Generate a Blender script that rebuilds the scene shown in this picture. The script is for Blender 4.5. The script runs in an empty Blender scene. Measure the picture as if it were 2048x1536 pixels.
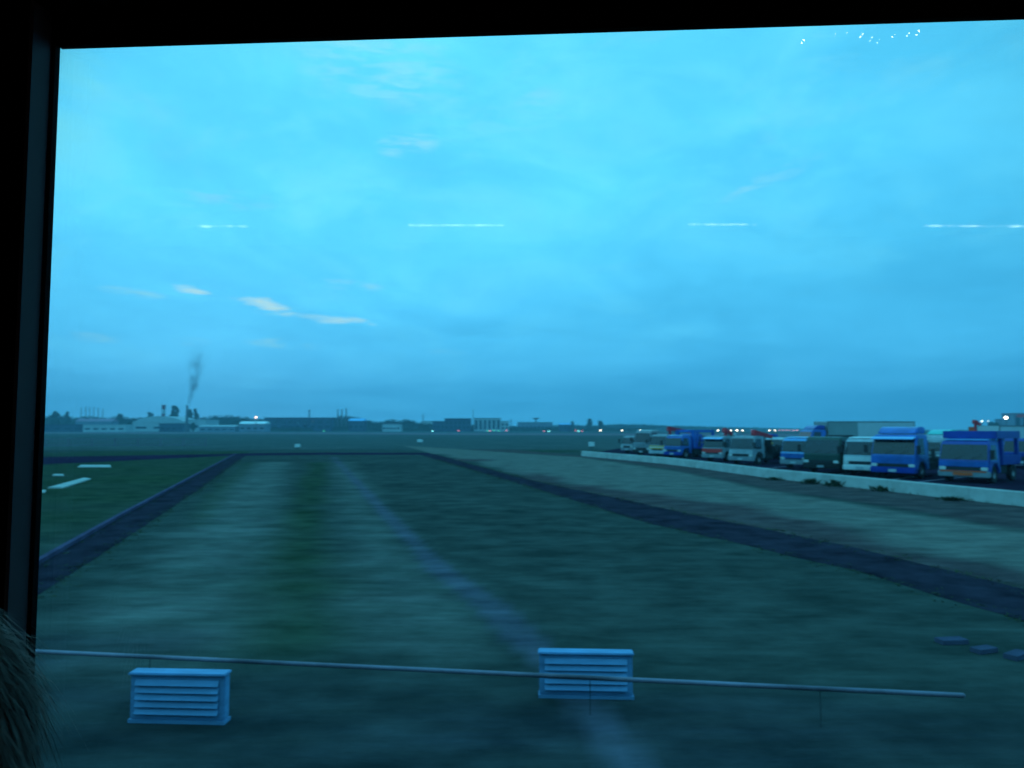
import bpy, bmesh, math, random
import numpy as np
from mathutils import Vector, Matrix
R = math.radians
rng = random.Random(7)
nrg = np.random.default_rng(11)
S = bpy.context.scene
C = S.collection

# ------------------------------------------------------------------ camera maths
H = 2.6            # eye height above the field
F = 1422.0         # focal length in photo pixels (2048 wide)
PITCH = R(3.62)
cp, sp = math.cos(PITCH), math.sin(PITCH)
def ray(px, py):
    u, v = (px - 1024) / F, (768 - py) / F
    return Vector((u, cp - v * sp, sp + v * cp))
def G(px, py, z=0.0):                      # point of the plane z seen at a pixel
    d = ray(px, py); t = (z - H) / d.z
    return Vector((d.x * t, d.y * t, z))
def D(px, py, Y):                          # point at forward distance Y seen at a pixel
    d = ray(px, py); t = Y / d.y
    return Vector((d.x * t, Y, H + d.z * t))

# ------------------------------------------------------------------ materials
def nodes(name):
    m = bpy.data.materials.new(name); m.use_nodes = True
    nt = m.node_tree; nt.nodes.clear()
    out = nt.nodes.new('ShaderNodeOutputMaterial')
    return m, nt, out
def N(nt, t, **kw):
    n = nt.nodes.new(t)
    for k, v in kw.items():
        if k in n.inputs: n.inputs[k].default_value = v
        else: setattr(n, k, v)
    return n
def rgb(c): return (c[0], c[1], c[2], 1.0)
def mat(name, col, rough=0.6, var=0.25, scale=3.0, metal=0.0, spec=0.4, bump=0.0, col2=None, stretch=None, coat=0.0):
    m, nt, out = nodes(name)
    b = N(nt, 'ShaderNodeBsdfPrincipled'); b.inputs['Roughness'].default_value = rough
    b.inputs['Metallic'].default_value = metal; b.inputs['Specular IOR Level'].default_value = spec
    b.inputs['Coat Weight'].default_value = coat
    tc = N(nt, 'ShaderNodeTexCoord'); mp = N(nt, 'ShaderNodeMapping')
    if stretch: mp.inputs['Scale'].default_value = stretch
    nt.links.new(tc.outputs['Object'], mp.inputs['Vector'])
    no = N(nt, 'ShaderNodeTexNoise', Scale=scale, Detail=6.0, Roughness=0.62)
    nt.links.new(mp.outputs[0], no.inputs['Vector'])
    cr = N(nt, 'ShaderNodeValToRGB')
    c2 = col2 if col2 else tuple(x * (1 - var) for x in col)
    cr.color_ramp.elements[0].position = 0.33; cr.color_ramp.elements[0].color = rgb(c2)
    cr.color_ramp.elements[1].position = 0.66; cr.color_ramp.elements[1].color = rgb(col)
    nt.links.new(no.outputs['Fac'], cr.inputs['Fac'])
    nt.links.new(cr.outputs['Color'], b.inputs['Base Color'])
    if bump:
        bp = N(nt, 'ShaderNodeBump', Strength=bump, Distance=0.05)
        nt.links.new(no.outputs['Fac'], bp.inputs['Height']); nt.links.new(bp.outputs[0], b.inputs['Normal'])
    nt.links.new(b.outputs[0], out.inputs['Surface'])
    return m
def emit(name, col, strength):
    m, nt, out = nodes(name)
    e = N(nt, 'ShaderNodeEmission', Strength=strength); e.inputs['Color'].default_value = rgb(col)
    nt.links.new(e.outputs[0], out.inputs['Surface']); return m

M = {}
M['black_rubber'] = mat('black_rubber', (0.010, 0.010, 0.012), 0.8, spec=0.15)
M['dark_panel'] = mat('dark_panel', (0.012, 0.012, 0.014), 0.85, spec=0.1)
M['reveal'] = mat('reveal', (0.30, 0.19, 0.21), 0.6, 0.12, 4, spec=0.3)
M['roof_black'] = mat('roof_black', (0.012, 0.012, 0.013), 0.8, spec=0.2)
M['seat_cloth'] = mat('seat_cloth', (0.03, 0.03, 0.05), 0.9)
M['white_paint'] = mat('white_paint', (0.78, 0.78, 0.76), 0.4, 0.12, 2, coat=0.2)
M['cabinet_paint'] = mat('cabinet_paint', (0.20, 0.42, 0.70), 0.7, 0.4, 3.0, stretch=(0.4, 1, 3))
M['cab_white'] = mat('cab_white', (0.56, 0.62, 0.66), 0.3, 0.4, 1.5, coat=0.5)
M['cab_grey'] = mat('cab_grey', (0.29, 0.33, 0.36), 0.35, 0.4, 1.5, coat=0.3)
M['cab_blue'] = mat('cab_blue', (0.022, 0.15, 0.55), 0.3, 0.4, 1.5, coat=0.5)
M['cab_navy'] = mat('cab_navy', (0.012, 0.055, 0.36), 0.35, 0.3, 1.5, coat=0.4)
M['cab_light_blue'] = mat('cab_light_blue', (0.12, 0.42, 0.8), 0.3, 0.2, 1.5, coat=0.5)
M['cab_green'] = mat('cab_green', (0.02, 0.065, 0.05), 0.4, 0.3, 1.5, coat=0.3)
M['teal'] = mat('teal', (0.10, 0.62, 0.55), 0.35, 0.15, 1.5, coat=0.3)
M['orange'] = mat('orange', (0.9, 0.12, 0.03), 0.4, 0.2, 3)
M['red'] = mat('red', (0.9, 0.045, 0.04), 0.45, 0.3, 3)
M['crane_red'] = mat('crane_red', (0.75, 0.03, 0.05), 0.45, 0.35, 3)
M['yellow'] = mat('yellow', (0.85, 0.42, 0.015), 0.4, 0.2, 3)
M['glass_dark'] = mat('glass_dark', (0.02, 0.025, 0.04), 0.06, 0.5, 1.0, spec=0.7)
M['tyre'] = mat('tyre', (0.014, 0.014, 0.015), 0.85, 0.3, 8)
M['rim'] = mat('rim', (0.26, 0.26, 0.27), 0.45, 0.3, 6, metal=0.3)
M['chassis'] = mat('chassis', (0.016, 0.016, 0.018), 0.8, 0.4, 3)
M['black_plastic'] = mat('black_plastic', (0.022, 0.022, 0.025), 0.5, 0.2, 3)
M['headlight'] = mat('headlight', (0.75, 0.75, 0.72), 0.12, 0.15, 8, spec=0.8)
M['box_grey'] = mat('box_grey', (0.52, 0.56, 0.58), 0.5, 0.12, 0.8, stretch=(1, 1, 0.3))
M['box_dark'] = mat('box_dark', (0.27, 0.32, 0.32), 0.5, 0.15, 0.8)
M['box_pale'] = mat('box_pale', (0.55, 0.57, 0.57), 0.5, 0.12, 0.8)
M['bed_steel'] = mat('bed_steel', (0.22, 0.22, 0.22), 0.6, 0.3, 2)
M['concrete'] = mat('concrete', (0.56, 0.55, 0.52), 0.85, 0.3, 1.3, bump=0.25, stretch=(1, 1, 1.0), col2=(0.40, 0.39, 0.36), spec=0.0)
M['kerb'] = mat('kerb', (0.13, 0.10, 0.17), 0.9, 0.4, 1.6, bump=0.3, spec=0.0)
M['slab'] = mat('slab', (0.11, 0.11, 0.17), 0.9, 0.4, 1.6, bump=0.3, spec=0.0)
M['asphalt_path'] = mat('asphalt_path', (0.048, 0.040, 0.060), 0.95, 0.6, 1.3, bump=0.2, spec=0.0)
M['asphalt_lot'] = mat('asphalt_lot', (0.036, 0.022, 0.045), 0.95, 0.4, 0.6, bump=0.15, spec=0.0)
M['road_far'] = mat('road_far', (0.04, 0.022, 0.055), 0.95, 0.4, 0.25, spec=0.0)
M['taxiway'] = mat('taxiway', (0.22, 0.17, 0.19), 0.9, 0.25, 0.02, spec=0.0)
M['marking'] = mat('marking', (0.30, 0.28, 0.34), 0.8, 0.5, 1.2, spec=0.0)
M['steel_pale'] = mat('steel_pale', (0.30, 0.26, 0.34), 0.5, 0.75, 0.9, metal=0.2, stretch=(1, 1, 0.2))
M['steel_dark'] = mat('steel_dark', (0.06, 0.075, 0.08), 0.9, spec=0.0)
M['fence_steel'] = mat('fence_steel', (0.20, 0.18, 0.24), 0.6)
M['louvre_gap'] = mat('louvre_gap', (0.14, 0.30, 0.50), 0.8)
M['leaf'] = mat('leaf', (0.060, 0.085, 0.05), 0.8, 0.5, 0.15, spec=0.0)
M['leaf_weed'] = mat('leaf_weed', (0.035, 0.055, 0.03), 0.85, 0.5, 3, spec=0.0)
M['blade'] = mat('blade', (0.085, 0.105, 0.06), 0.9, 0.5, 2, spec=0.0)
M['bark'] = mat('bark', (0.05, 0.045, 0.04), 0.9)
M['wall_pale'] = mat('wall_pale', (0.52, 0.54, 0.55), 0.8, 0.2, 0.15)
M['wall_mid'] = mat('wall_mid', (0.22, 0.25, 0.32), 0.8, 0.25, 0.15)
M['wall_dark'] = mat('wall_dark', (0.045, 0.055, 0.10), 0.85, 0.3, 0.15)
M['roof_dark'] = mat('roof_dark', (0.035, 0.035, 0.05), 0.8, 0.3, 0.2)
M['roof_pink'] = mat('roof_pink', (0.42, 0.22, 0.30), 0.8, 0.3, 0.15)
M['roof_pale'] = mat('roof_pale', (0.50, 0.52, 0.53), 0.6, 0.2, 0.1)
M['roof_bright'] = mat('roof_bright', (0.95, 0.95, 0.92), 0.4, 0.06, 0.2)
M['roof_blue'] = mat('roof_blue', (0.20, 0.55, 0.95), 0.45, 0.1, 0.2)
M['mast_red'] = mat('mast_red', (0.35, 0.03, 0.03), 0.7)
M['mast_grey'] = mat('mast_grey', (0.12, 0.12, 0.14), 0.7)
M['hair'] = mat('hair', (0.62, 0.42, 0.34), 0.7, 0.7, 22, spec=0.3, stretch=(1, 1, 0.25))
M['skin'] = mat('skin', (0.45, 0.30, 0.23), 0.6, 0.15, 4)
M['coat'] = mat('coat', (0.06, 0.05, 0.05), 0.95, 0.5, 8, bump=0.4)

# ------------------------------------------------------------------ mesh helpers
class MB:
    def __init__(s): s.v = []; s.f = []; s.m = []
    def add(s, vs, fs, mi=0):
        o = len(s.v); s.v += [tuple(x) for x in vs]
        s.f += [tuple(i + o for i in f) for f in fs]; s.m += [mi] * len(fs)
    def box(s, x0, x1, y0, y1, z0, z1, mi=0, M4=None):
        vs = [Vector((x, y, z)) for z in (z0, z1) for y in (y0, y1) for x in (x0, x1)]
        if M4: vs = [M4 @ v for v in vs]
        s.add(vs, [(0, 2, 3, 1), (4, 5, 7, 6), (0, 1, 5, 4), (2, 6, 7, 3), (0, 4, 6, 2), (1, 3, 7, 5)], mi)
    def prism(s, pts, y0, y1, mi=0):            # (x,z) profile pushed along y
        n = len(pts)
        vs = [(x, y0, z) for x, z in pts] + [(x, y1, z) for x, z in pts]
        fs = [tuple(range(n)), tuple(range(2 * n - 1, n - 1, -1))]
        fs += [(i + n, (i + 1) % n + n, (i + 1) % n, i) for i in range(n)]
        s.add(vs, fs, mi)
    def tube(s, a, b, r0, r1=None, n=10, mi=0, caps=True):
        a, b = Vector(a), Vector(b); r1 = r0 if r1 is None else r1
        d = (b - a).normalized(); u = d.orthogonal().normalized(); w = d.cross(u)
        vs = []
        for p, r in ((a, r0), (b, r1)):
            for i in range(n):
                t = 2 * math.pi * i / n; vs.append(p + (u * math.cos(t) + w * math.sin(t)) * r)
        fs = [(i, (i + 1) % n, (i + 1) % n + n, i + n) for i in range(n)]
        if caps: fs += [tuple(range(n - 1, -1, -1)), tuple(range(n, 2 * n))]
        s.add(vs, fs, mi)
    def lathe(s, prof, axis='y', n=20, c=(0, 0, 0), mi=0):   # prof: (r, h)
        vs = []
        for r, h in prof:
            for i in range(n):
                t = 2 * math.pi * i / n; a, b = r * math.cos(t), r * math.sin(t)
                p = {'y': (a, h, b), 'z': (a, b, h), 'x': (h, a, b)}[axis]
                vs.append((p[0] + c[0], p[1] + c[1], p[2] + c[2]))
        fs = []
        for k in range(len(prof) - 1):
            for i in range(n):
                j = (i + 1) % n; fs.append((k * n + i, k * n + j, (k + 1) * n + j, (k + 1) * n + i))
        s.add(vs, fs, mi)
    def sphere(s, c, r, n=8, k=6, mi=0, sc=(1, 1, 1)):
        prof = [(max(1e-4, math.sin(math.pi * i / k)) * r, -math.cos(math.pi * i / k) * r) for i in range(k + 1)]
        o = len(s.v); s.lathe(prof, 'z', n, (0, 0, 0), mi)
        for i in range(o, len(s.v)):
            x, y, z = s.v[i]; s.v[i] = (x * sc[0] + c[0], y * sc[1] + c[1], z * sc[2] + c[2])
    def build(s, name, mats, parent=None, bevel=0.0, smooth=False, seg=2, loc=None):
        me = bpy.data.meshes.new(name); me.from_pydata(s.v, [], s.f); 
        if not isinstance(mats, (list, tuple)): mats = [mats]
        for m in mats: me.materials.append(m)
        me.polygons.foreach_set('material_index', s.m)
        bm = bmesh.new(); bm.from_mesh(me)
        bmesh.ops.recalc_face_normals(bm, faces=bm.faces)
        if bevel:
            es = [e for e in bm.edges if len(e.link_faces) == 2 and e.calc_face_angle(0) > 0.5]
            bmesh.ops.bevel(bm, geom=es, offset=bevel, segments=seg, affect='EDGES', clamp_overlap=True)
        bm.to_mesh(me); bm.free()
        if smooth or bevel:
            me.polygons.foreach_set('use_smooth', [True] * len(me.polygons))
            try: me.set_sharp_from_angle(angle=R(35))
            except Exception: pass
        o = bpy.data.objects.new(name, me); C.objects.link(o)
        if parent is not None: o.parent = parent
        if loc is not None: o.location = loc
        return o
def tag(o, label=None, cat=None, group=None, kind=None):
    if label: o['label'] = label
    if cat: o['category'] = cat
    if group: o['group'] = group
    if kind: o['kind'] = kind
    return o
def thing(name, label, cat, loc=(0, 0, 0), rz=0.0, group=None):
    o = bpy.data.objects.new(name, None); C.objects.link(o)
    o.empty_display_size = 0.3
    o.location = loc; o.rotation_euler = (0, 0, rz)
    return tag(o, label, cat, group)
def dup(root, loc, rz=None, label=None, scale=None):
    def cpy(o, par):
        c = o.copy(); C.objects.link(c)
        if par is not None: c.parent = par
        for ch in list(o.children): cpy(ch, c)
        return c
    r = cpy(root, None); r.location = loc
    if rz is not None: r.rotation_euler = (0, 0, rz)
    if label: r['label'] = label
    if scale: r.scale = scale
    return r

# ------------------------------------------------------------------ world, sun, haze
SUN_AZ = R(-24)     # seen from +Y towards +X; the brightest gaps in the cloud stand left of centre
SUN_EL = R(5)
w = bpy.data.worlds.new('World'); S.world = w; w.use_nodes = True
nt = w.node_tree; nt.nodes.clear()
L = nt.links.new
wo = N(nt, 'ShaderNodeOutputWorld'); bg = N(nt, 'ShaderNodeBackground', Strength=1.12)
L(bg.outputs[0], wo.inputs['Surface'])
tc = N(nt, 'ShaderNodeTexCoord'); sx = N(nt, 'ShaderNodeSeparateXYZ'); L(tc.outputs['Generated'], sx.inputs[0])
def math_(op, a, b=None, c=None, clamp=False):
    n = N(nt, 'ShaderNodeMath', operation=op, use_clamp=clamp)
    for i, x in enumerate((a, b, c)):
        if x is None: continue
        if isinstance(x, (int, float)): n.inputs[i].default_value = x
        else: L(x, n.inputs[i])
    return n.outputs[0]
zc = math_('MAXIMUM', sx.outputs[2], 0.0)
el = N(nt, 'ShaderNodeValToRGB'); L(zc, el.inputs[0])
def srgb(r, g, b):
    f = lambda c: (c / 255 / 12.92) if c <= 10 else ((c / 255 + 0.055) / 1.055) ** 2.4
    return (f(r), f(g), f(b))
es = el.color_ramp.elements
stops = [(0.0, srgb(70, 186, 232)), (0.05, srgb(76, 194, 240)), (0.13, srgb(84, 208, 250)), (0.24, srgb(90, 218, 255)),
         (0.42, srgb(92, 220, 255)), (0.56, srgb(95, 222, 255)), (1.0, srgb(84, 205, 250))]
es[0].position, es[0].color = stops[0][0], rgb(stops[0][1]); es[1].position, es[1].color = stops[-1][0], rgb(stops[-1][1])
for p, c in stops[1:-1]:
    e = es.new(p); e.color = rgb(c)
# cloud plane coordinates: streaks flatten towards the horizon
den = math_('ADD', zc, 0.10)
cx = math_('DIVIDE', sx.outputs[0], den); cy = math_('DIVIDE', sx.outputs[1], den)
cv = N(nt, 'ShaderNodeCombineXYZ'); L(cx, cv.inputs[0]); L(cy, cv.inputs[1])
n1 = N(nt, 'ShaderNodeTexNoise', Scale=0.55, Detail=9.0, Roughness=0.62, Distortion=0.3); L(cv.outputs[0], n1.inputs['Vector'])
n2 = N(nt, 'ShaderNodeTexNoise', Scale=1.9, Detail=10.0, Roughness=0.7, Distortion=0.5); L(cv.outputs[0], n2.inputs['Vector'])
k1 = math_('MULTIPLY_ADD', n1.outputs['Fac'], 1.0, 0.62)
# the sky dims to the right, lens vignetting put into its colour
az = math_('MULTIPLY_ADD', sx.outputs[0], -0.22, 0.985)
azc = math_('MINIMUM', math_('MAXIMUM', az, 0.78), 1.08)
# soft broken mottling of the cover
mv = N(nt, 'ShaderNodeCombineXYZ'); L(math_('MULTIPLY', sx.outputs[0], 5.5), mv.inputs[0]); L(math_('MULTIPLY', sx.outputs[2], 11.0), mv.inputs[1]); L(math_('MULTIPLY', sx.outputs[1], 2.0), mv.inputs[2])
mn_ = N(nt, 'ShaderNodeTexNoise', Scale=1.0, Detail=7.0, Roughness=0.58, Distortion=0.6); L(mv.outputs[0], mn_.inputs['Vector'])
k = math_('MULTIPLY', math_('MULTIPLY', k1, azc), math_('MULTIPLY_ADD', mn_.outputs['Fac'], 0.34, 0.83))
base = N(nt, 'ShaderNodeMix', data_type='RGBA', blend_type='MULTIPLY'); base.inputs[0].default_value = 1.0
L(el.outputs[0], base.inputs[6])
kc = N(nt, 'ShaderNodeCombineColor'); 
kr = math_('POWER', k, 1.5)
L(kr, kc.inputs[0]); L(k, kc.inputs[1]); L(math_('MULTIPLY', math_('POWER', k, 0.8), 1.12), kc.inputs[2]); L(kc.outputs[0], base.inputs[7])
mot = math_('MULTIPLY', math_('SUBTRACT', mn_.outputs['Fac'], 0.47), 3.2, clamp=True)
mot = math_('MULTIPLY', mot, math_('MULTIPLY', math_('SUBTRACT', zc, 0.02), 3.2, clamp=True))
mot = math_('MULTIPLY', mot, math_('MULTIPLY_ADD', sx.outputs[0], -0.7, 0.62, True))
mm = N(nt, 'ShaderNodeMix', data_type='RGBA'); L(math_('MULTIPLY', mot, 0.95), mm.inputs[0]); L(base.outputs[2], mm.inputs[6]); mm.inputs[7].default_value = rgb(srgb(132, 242, 255))
# wispy thin spots high in the cover
up = math_('MULTIPLY', math_('SUBTRACT', zc, 0.10), 2.6, clamp=True)
wisp = math_('MULTIPLY', math_('SUBTRACT', n2.outputs['Fac'], 0.545), 3.6, clamp=True)
wisp = math_('MULTIPLY', math_('MULTIPLY', wisp, up), 0.55)
m1 = N(nt, 'ShaderNodeMix', data_type='RGBA'); L(wisp, m1.inputs[0]); L(mm.outputs[2], m1.inputs[6]); m1.inputs[7].default_value = rgb(srgb(150, 240, 255))
# torn gaps where the low sun's light comes through
last = m1.outputs[2]
azn = N(nt, 'ShaderNodeMath', operation='ARCTAN2'); L(sx.outputs[0], azn.inputs[0]); L(sx.outputs[1], azn.inputs[1])
eln = math_('ARCSINE', sx.outputs[2])
gv = N(nt, 'ShaderNodeCombineXYZ'); L(math_('MULTIPLY', azn.outputs[0], 16.0), gv.inputs[0]); L(math_('MULTIPLY', eln, 85.0), gv.inputs[1])
gn = N(nt, 'ShaderNodeTexNoise', Scale=1.0, Detail=7.0, Roughness=0.6, Distortion=0.4); L(gv.outputs[0], gn.inputs['Vector'])
def gap(px, py, wpx, hpx, tilt, amount, colr):
    global last
    d = ray(px, py).normalized(); a0, e0 = math.atan2(d.x, d.y), math.asin(d.z)
    da = math_('SUBTRACT', azn.outputs[0], a0)
    de = math_('SUBTRACT', math_('SUBTRACT', eln, e0), math_('MULTIPLY', da, tilt))
    q = math_('ADD', math_('POWER', math_('ABSOLUTE', math_('DIVIDE', da, wpx / F)), 2.0), math_('POWER', math_('ABSOLUTE', math_('DIVIDE', de, hpx / F)), 2.0))
    g = math_('SUBTRACT', 1.0, q, clamp=True)
    if colr == WARM: g = math_('ADD', g, math_('MULTIPLY', math_('SUBTRACT', gn.outputs['Fac'], 0.62), 2.8))
    else: g = math_('MULTIPLY', g, math_('MULTIPLY', math_('SUBTRACT', gn.outputs['Fac'], 0.42), 4.0, clamp=True))
    g = math_('MULTIPLY', math_('MULTIPLY', g, 1.25 if colr == WARM else 1.5, clamp=True), amount)
    # nothing outside the ellipse
    g = math_('MULTIPLY', g, math_('MULTIPLY', math_('SUBTRACT', 1.6, q), 1.5, clamp=True))
    m = N(nt, 'ShaderNodeMix', data_type='RGBA'); L(g, m.inputs[0]); L(last, m.inputs[6]); m.inputs[7].default_value = rgb(colr)
    last = m.outputs[2]
WARM = (0.60, 0.93, 0.95); PALE = srgb(150, 232, 255)
gap(376, 577, 52, 10, -0.08, 0.95, WARM)
gap(536, 608, 58, 15, -0.08, 1.0, WARM)
gap(660, 638, 115, 11, -0.06, 0.75, WARM)
gap(265, 585, 60, 10, -0.05, 0.8, PALE)
gap(700, 570, 70, 12, -0.05, 0.8, PALE)
gap(570, 688, 80, 11, -0.03, 0.8, PALE)
gap(382, 684, 36, 9, 0.0, 0.8, PALE)
gap(190, 675, 70, 10, 0.0, 0.65, PALE)
gap(890, 705, 50, 6, 0.0, 0.3, PALE)
gap(815, 290, 70, 26, 0.1, 0.7, srgb(170, 240, 255))
gap(1080, 197, 60, 22, 0.25, 0.45, PALE)
gap(760, 130, 200, 80, -0.1, 0.7, srgb(150, 240, 255))
gap(1490, 375, 60, 12, 0.5, 0.35, PALE)
gap(1560, 350, 110, 18, 0.35, 0.35, PALE)
gap(1000, 240, 260, 40, 0.15, 0.5, srgb(125, 235, 255))
gap(450, 400, 120, 20, 0.05, 0.45, PALE)
# the clear sky above the cover adds a little
sky = N(nt, 'ShaderNodeTexSky', sky_type='NISHITA', sun_disc=False, sun_elevation=SUN_EL, sun_rotation=SUN_AZ)
sm = N(nt, 'ShaderNodeMix', data_type='RGBA', blend_type='ADD'); sm.inputs[0].default_value = 0.0008
L(last, sm.inputs[6]); L(sky.outputs[0], sm.inputs[7])
L(sm.outputs[2], bg.inputs['Color'])

sl = bpy.data.lights.new('sun', 'SUN'); sl.energy = 0.06; sl.angle = R(25); sl.color = (0.75, 0.95, 1.0)
so = bpy.data.objects.new('sun', sl); C.objects.link(so)
sdir = Vector((math.sin(SUN_AZ) * math.cos(SUN_EL), math.cos(SUN_AZ) * math.cos(SUN_EL), math.sin(SUN_EL)))
so.rotation_euler = sdir.to_track_quat('Z', 'Y').to_euler()

def haze_box():
    b = MB(); b.box(-2700, 2700, -700, 2700, -1.2, 130)
    m, nt2, out = nodes('haze_air')
    v = N(nt2, 'ShaderNodeVolumePrincipled')
    v.inputs['Color'].default_value = (0.40, 0.80, 1.0, 1); v.inputs['Density'].default_value = 0.00046; v.inputs['Anisotropy'].default_value = 0.2
    nt2.links.new(v.outputs[0], out.inputs['Volume'])
    o = b.build('haze', m); tag(o, 'thin blue evening haze lying over the whole airfield', 'haze', kind='stuff')
haze_box()

# ------------------------------------------------------------------ ground
def poly_sheet(name, pts, z, m, label=None, cat=None):
    b = MB(); b.add([(p[0], p[1], z) for p in pts], [tuple(range(len(pts)))])
    o = b.build(name, m); tag(o, label, cat, kind='structure')
    return o

def smooth_line(pts, step=0.6):
    out = []
    for a, b in zip(pts[:-1], pts[1:]):
        a, b = Vector(a), Vector(b); n = max(1, int((b - a).length / step))
        out += [a.lerp(b, i / n) for i in range(n)]
    out.append(Vector(pts[-1])); return out
def strip(name, left, right, z, m, jitter, label, cat, step=0.5):
    """A path between two edge lines with slightly uneven borders."""
    n = 320
    def wander():
        o_, v_ = [], 0.0
        for _ in range(n + 1): v_ = v_ * 0.82 + rng.uniform(-1, 1) * 0.45; o_.append(v_)
        return o_
    w1, w2_ = wander(), wander()
    def resample(pts):
        P = [Vector((p[0], p[1])) for p in pts]; d = [0]
        for a, b in zip(P[:-1], P[1:]): d.append(d[-1] + (b - a).length)
        out = []
        for i in range(n + 1):
            # denser near the viewer
            t = d[-1] * (i / n) ** 0.7
            k = max(j for j in range(len(d)) if d[j] <= t + 1e-9); k = min(k, len(P) - 2)
            out.append(P[k].lerp(P[k + 1], (t - d[k]) / max(1e-9, d[k + 1] - d[k])))
        return out
    A, B = resample(left), resample(right); b = MB(); vs = []
    for i, (p, q) in enumerate(zip(A, B)):
        w_ = (q - p); wl = w_.length or 1; j1, j2 = w1[i] * jitter, w2_[i] * jitter
        p2 = p + w_ / wl * j1; q2 = q + w_ / wl * j2
        vs += [(p2.x, p2.y, z), (q2.x, q2.y, z)]
    b.add(vs, [(2 * i, 2 * i + 1, 2 * i + 3, 2 * i + 2) for i in range(n)])
    o = b.build(name, m); tag(o, label, cat, kind='structure'); return o

def px_line(*pts): return [G(x, y) for x, y in pts]
LEFT_L = px_line((20, 1165), (75, 1132), (240, 1036), (400, 948), (472, 909))
LEFT_R = px_line((20, 1232), (75, 1192), (240, 1085), (400, 978), (492, 911))
RIGHT_L = px_line((2300, 1322), (2048, 1243), (1700, 1140), (1300, 1047), (1040, 968), (838, 909))
RIGHT_R = px_line((2300, 1240), (2048, 1178), (1700, 1093), (1300, 1011), (1060, 960), (868, 908))
MID_L = px_line((1235, 1560), (1150, 1420), (1058, 1305), (965, 1210), (872, 1140), (770, 1030), (664, 913))
MID_R = px_line((1330, 1560), (1212, 1420), (1098, 1305), (992, 1210), (890, 1140), (779, 1030), (667, 913))
BARRIER = [G(1165, 912), G(1350, 929.5), G(1548, 957), G(1750, 979), G(2048, 1013), G(2330, 1043)]
DRY_R = px_line((990, 903), (1165, 914), (1350, 940), (1548, 980), (1750, 1010), (2048, 1060), (2300, 1095))

# near lawn: a fine sheet whose grass kinds (dry, thin soil, lush) differ by place
def seg_dist(X, Y, line):
    best = np.full(X.shape, 1e9); side = np.zeros(X.shape)
    for a, b in zip(line[:-1], line[1:]):
        ax, ay, bx, by = a[0], a[1], b[0], b[1]; dx, dy = bx - ax, by - ay; l2 = dx * dx + dy * dy
        t = np.clip(((X - ax) * dx + (Y - ay) * dy) / l2, 0, 1)
        d = np.hypot(X - ax - t * dx, Y - ay - t * dy); s = np.sign(dx * (Y - ay) - dy * (X - ax))
        u = d < best; best = np.where(u, d, best); side = np.where(u, s, side)
    return best, side
def value_noise(X, Y, sx_, sy_, seed):
    g = np.random.default_rng(seed).random((64, 64)); x, y = X / sx_ + 1000, Y / sy_ + 1000
    xi, yi = np.floor(x).astype(int), np.floor(y).astype(int); fx, fy = x - xi, y - yi
    fx, fy = fx * fx * (3 - 2 * fx), fy * fy * (3 - 2 * fy)
    q = lambda i, j: g[(xi + i) % 64, (yi + j) % 64]
    return (q(0, 0) * (1 - fx) + q(1, 0) * fx) * (1 - fy) + (q(0, 1) * (1 - fx) + q(1, 1) * fx) * fy
def sstep(a, b, x):
    t = np.clip((x - a) / (b - a), 0, 1); return t * t * (3 - 2 * t)

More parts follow.
